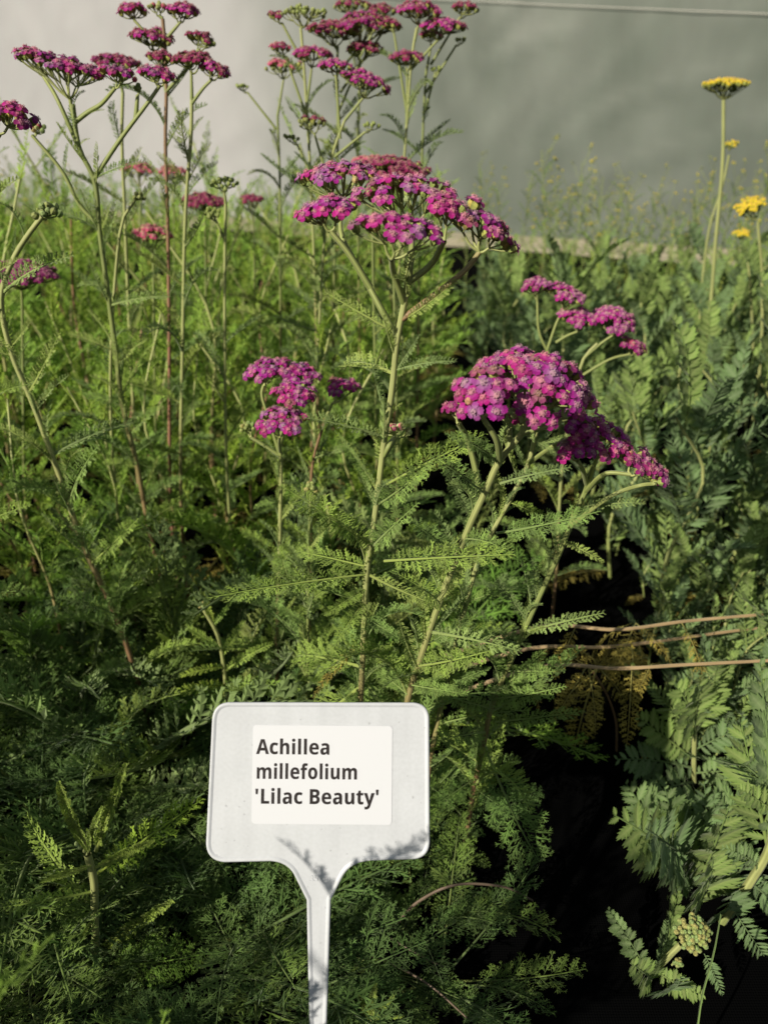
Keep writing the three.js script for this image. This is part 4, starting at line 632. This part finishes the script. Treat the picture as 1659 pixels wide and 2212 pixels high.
{
  const r = rng(77), leftP = [], auto = { n: 16, t0: .06, t1: .98, l0: .16, l1: .07, types: ['bed', 'bed', 'far', 'far'], el0: .4, el1: 1.05, dry: 2 };
  for (let i = 0; i < 7; i++) leftP.push(proto('p', { seed: 500 + i, h: [.44, .36, .4, .47, .34, .42, .38][i], r: .0029, auto, mats: M.bright, low: i % 3 ? 'green' : 'brown', high: i % 3 === 1 ? 'brown' : 'pale', head: i === 2 ? { am: .011, k: ['bud', 'creambud'] } : null }));
  const L = []; const inPlot = (z, x) => x < (z < .78 ? -.2 : .02 + (z - .8) * .14) && x > -.72 * z - .22;
  for (let z = .66; z < 2.0; z += .09) for (let x = -1.7; x < .4; x += .09) { const zz = z + (r() - .5) * .07, xx = x + (r() - .5) * .07; if (inPlot(zz, xx) && (zz < .9 || r() < .8)) L.push([V(xx, 0, -zz), r() * 6.28, (.72 + .5 * r()) * lerp(1, .9, clamp((zz - 1) / 1, 0, 1)) * lerp(.66, 1, clamp((zz - .7) / .4, 0, 1))]); }
  for (let z = -.35; z < .62; z += .1) for (let x = -1.05; x < -.42; x += .1) L.push([V(x + (r() - .5) * .06, 0, -z + (r() - .5) * .06), r() * 6.28, z < -.1 ? .98 + .12 * r() : z < .14 ? .68 + .1 * r() : .85 + .2 * r()]); // the bed goes on past the left edge, heights set to shade the foreground
  L.push([V(-.142, 0, -.095), 1.2, .335 / [.44, .36, .4, .47, .34, .42, .38][L.length % 7]], [V(-.2, 0, .03), 2.2, .72], [V(-.3, 0, .1), .4, .8]);  // unseen stalks added by the camera to shade the plant label and foreground
  plantOut(leftP, L, 'yarrow_stalk', (i, p) => (['plain leafy yarrow stalk', 'brown-stemmed leafy yarrow stalk', 'leafy yarrow stalk with a tiny bud tip'][i % 7 === 2 ? 2 : i % 3 === 1 ? 1 : 0]) + (p.z > -1.05 ? ' at the front of the left bed' : p.z > -1.5 ? ' in the middle of the left bed' : ' at the back of the left bed'), 'plant', 'leafy stalks of the left bed');
  // right bed of grey-green yarrow
  const rightP = []; const autoR = { n: 12, t0: .03, t1: .98, l0: .15, l1: .1, types: ['fern', 'fern', 'fern', 'toothed'], el0: .6, el1: 1.2, dry: 1 };
  for (let i = 0; i < 6; i++) rightP.push(proto('p', { seed: 600 + i, h: .25 + .05 * r(), auto: autoR, mats: M.grey, low: 'green', high: 'pale', r: .003 }));
  const R = []; for (let z = .6; z < 2.2; z += .12) for (let x = .1; x < 1.7; x += .12) { const zz = z + (r() - .5) * .09, xx = x + (r() - .5) * .09, left = zz > 1.1 ? .13 + .05 * zz : .3 + (zz < .72 ? .1 : 0); if (xx > left && xx < .75 * zz + .3) R.push([V(xx, 0, -zz), r() * 6.28, (.8 + .4 * r()) * lerp(1, .78, clamp((zz - .9) / .8, 0, 1))]); }
  plantOut(rightP, R, 'yarrow_plant', (i, p) => 'flowerless grey-green yarrow' + (p.z > -1 ? ' at the front of the right bed' : p.z > -1.6 ? ' in the middle of the right bed' : ' at the back of the right bed'), 'plant', 'leafy plants of the right bed');
  // right, nearer low plants
  const RN = []; for (const [x, y, s] of [[1430, 1520, .42], [1510, 1570, .42], [1560, 1500, .45], [1625, 1590, .45], [1480, 1460, .45], [1400, 1440, .38], [1610, 1660, .4], [1530, 1660, .36], [1450, 1600, .36], [1590, 1440, .5], [1450, 1390, .42], [1540, 1460, .5], [1640, 1420, .55], [1480, 1320, .42], [1590, 1350, .5], [1390, 1290, .34], [1570, 1600, .5], [1650, 1540, .55], [1500, 1640, .4], [1650, 1720, .5], [1560, 1290, .5], [1640, 1260, .6], [1400, 1180, .45], [1520, 1180, .6], [1330, 1200, .4]]) RN.push([QG(x, y), r() * 6.28, s]);
  plantOut(rightP, RN, 'yarrow_plant', 'low grey-green toothed-leaf yarrow around the fallen stems at the right', 'plant', 'low plants at the front of the right bed');
}
{ // far growth along the polytunnel, one mass of each
  const r = rng(9), mk = (o) => { const g = proto('p', o), mb = new MB(); g.updateMatrixWorld(true); g.traverse((m) => { if (m.isMesh) mb.add(m.geometry, m.matrixWorld); }); return mb.geo(); };
  const au = { n: 12, t0: .05, t1: .98, l0: .13, l1: .07, types: ['far'], el0: .4, el1: 1 };
  const far = [mk({ seed: 701, h: .36, auto: au, mats: M.bright }), mk({ seed: 702, h: .32, auto: au, mats: M.bright })], m4 = new THREE.Matrix4(), q = new THREE.Quaternion();
  const spots = [[], []];
  for (let z = 2.0; z < 6.5; z += .16) for (let x = -5; x < 4; x += .16) {
    const p = V(x + (r() - .5) * .14, 0, -z - (r() - .5) * .14), dw = p.clone().sub(wallA).dot(wallN); if (dw < .12 || Math.abs(p.x) > .75 * z + .5 || (p.x > .2 && p.x < .5)) continue;
    if (p.x > .1 && dw < .3) continue; const s = (.75 + .5 * r()) * (p.x > 0 ? (dw < .7 ? .42 : .6) : .8); q.setFromAxisAngle(UP, r() * 6.28); spots[r() < .5 ? 0 : 1].push(m4.compose(p, q, V(s, s, s)).clone());
  }
  far.forEach((g, k) => { const im = new THREE.InstancedMesh(g, k ? M.bright[2] : M.bright[0], spots[k].length); spots[k].forEach((m, i) => im.setMatrixAt(i, m)); im.name = k ? 'foliage_001' : 'foliage'; im.castShadow = im.receiveShadow = true; im.userData = { kind: 'stuff', label: k ? 'far greenery growing along the foot of the polytunnel, sparser shoots' : 'far greenery filling the beds up to the polytunnel', category: 'plants' }; scene.add(im); });
}
{ // thin weeds with small yellow flowers in front of the film
  const r = rng(21), prot = [];
  for (let i = 0; i < 4; i++) {
    const g = new THREE.Group(), h = .5 + .12 * r(), st = new MB(), fl = new MB(), lf = new MB(), q = new THREE.Quaternion(), m4 = new THREE.Matrix4();
    const main = [V(0, 0, 0), V((r() - .5) * .05, h * .5, 0), V((r() - .5) * .09, h, (r() - .5) * .05)]; st.tube(main, (t) => lerp(.0028, .0012, t), () => STEMC.green, 5, 0, 8); const cv = new THREE.CatmullRomCurve3(main);
    for (let k = 0; k < 14; k++) { const t = .45 + .55 * k / 14, p = cv.getPointAt(t), a = r() * 6.28, e = p.clone().add(V(Math.cos(a) * .05, .05 + r() * .04, Math.sin(a) * .05)); st.tube([p, e], () => .0009, () => STEMC.green, 4, 0, 2); for (let j = 0; j < 3; j++) { m4.compose(e.clone().add(V((r() - .5) * .02, r() * .012, (r() - .5) * .02)), q, V(1.5, 1.3, 1.5)); fl.add(pick(r() < .3 ? FLOR.yellow : FLOR.bud, r), m4); } }
    for (let k = 0; k < 16; k++) { const t = .1 + .8 * k / 16, p = cv.getPointAt(t), a = k * 2.4, gl = pick(LEAF.far, r); lf.add(gl, leafMatrix(gl, p, p.clone().add(V(Math.cos(a) * .07, .06, Math.sin(a) * .07)), 0)); }
    part('stem', st.geo(), M.stem, g); part('flowers', fl.geo(), M.petal.magenta[0], g); part('leaves', lf.geo(), M.grey[2], g); prot.push(g);
  }
  const W = []; for (const [x, z] of [[1010, 2.6], [1040, 2.9], [1200, 2.5], [1240, 2.7], [1290, 2.4], [1330, 2.6], [1370, 2.5], [1400, 2.8], [1450, 2.6], [1500, 2.5], [1600, 2.2], [1640, 2.4], [1560, 2.7], [1170, 2.3], [1220, 2.35], [1260, 2.5], [1310, 2.9], [1345, 2.3], [1420, 2.4], [1480, 2.3], [1530, 2.4], [1620, 2.6], [1080, 2.8], [90, 2.7], [150, 2.9], [230, 3], [20, 2.8], [60, 3.1], [120, 3.3], [0, 2.5], [180, 3.2], [1180, 3], [1130, 3.1]]) { const p = Q(x, 520, z); p.y = 0; W.push([p, r() * 6.28, .55 + .26 * r()]); }
  plantOut(prot, W, 'flowering_weed', 'thin weed with tiny yellow flowers standing in front of the film wall', 'plant', 'thin yellow-flowered weeds along the polytunnel');
}
// yellow yarrow on tall bare stems
stalk({ far: true, label: 'tall bare yellow-green stem with one flat golden yellow flower head at the upper right', z: 1.25, r: [.0038, .0028], low: 'pale', high: 'pale', mats: M.grey, path: [[1490, 900], [1530, 690], [1545, 520], [1560, 350], [1562, 215]],
  heads: [{ x: 1568, y: 174, a: 43, b: .85, n: [0, 1, .08], k: ['yellow'], dome: .12, sp: .0055, s: 1, base: [1562, 215] }], leaves: [[1530, 690, 1490, 610, 'toothed:0'], [1528, 700, 1580, 620, 'toothed:1'], [1556, 440, 1570, 418, 'comb:2'], [1515, 780, 1470, 700, 'fern:0'], [1510, 800, 1580, 720, 'fern:1'], [1500, 850, 1440, 800, 'fern:0']] });
stalk({ far: true, label: 'slender stem with a small domed yellow-green head just right of the tall golden one', z: 1.4, r: [.003, .0022], low: 'pale', high: 'pale', mats: M.grey, path: [[1500, 800], [1530, 500], [1560, 400], [1574, 335]], heads: [{ x: 1578, y: 306, a: 15, b: .9, n: [0, 1, .2], k: ['yellow', 'creambud'], dome: .5, sp: .0055, s: 1, base: [1575, 325] }], leaves: [[1520, 560, 1490, 480, 'toothed:0'], [1510, 640, 1560, 560, 'toothed:1']] });
stalk({ far: true, label: 'golden yellow flower head tilted at the right edge below the tall golden one', z: 1.2, r: [.003, .0024], low: 'pale', high: 'pale', mats: M.grey, path: [[1640, 800], [1645, 600], [1636, 480]], heads: [{ x: 1618, y: 438, a: 30, b: .8, n: [-.5, 1, .3], k: ['yellow'], dome: .2, sp: .0055, s: 1.05, base: [1632, 475] }], leaves: [[1645, 600, 1600, 520, 'toothed:0'], [1645, 650, 1690, 560, 'toothed:1']] });
stalk({ far: true, label: 'small blurred yellow flower head low at the right edge among grey-green leaves', z: 1.45, r: [.003, .0022], low: 'pale', high: 'pale', mats: M.grey, path: [[1625, 800], [1618, 600], [1610, 530]], heads: [{ x: 1602, y: 500, a: 18, b: .8, n: [-.2, 1, .3], k: ['yellow', 'creambud'], dome: .3, sp: .0055, s: 1, base: [1608, 522] }], leaves: [[1618, 600, 1580, 540, 'toothed:0']] });

renderer.render(scene, camera);
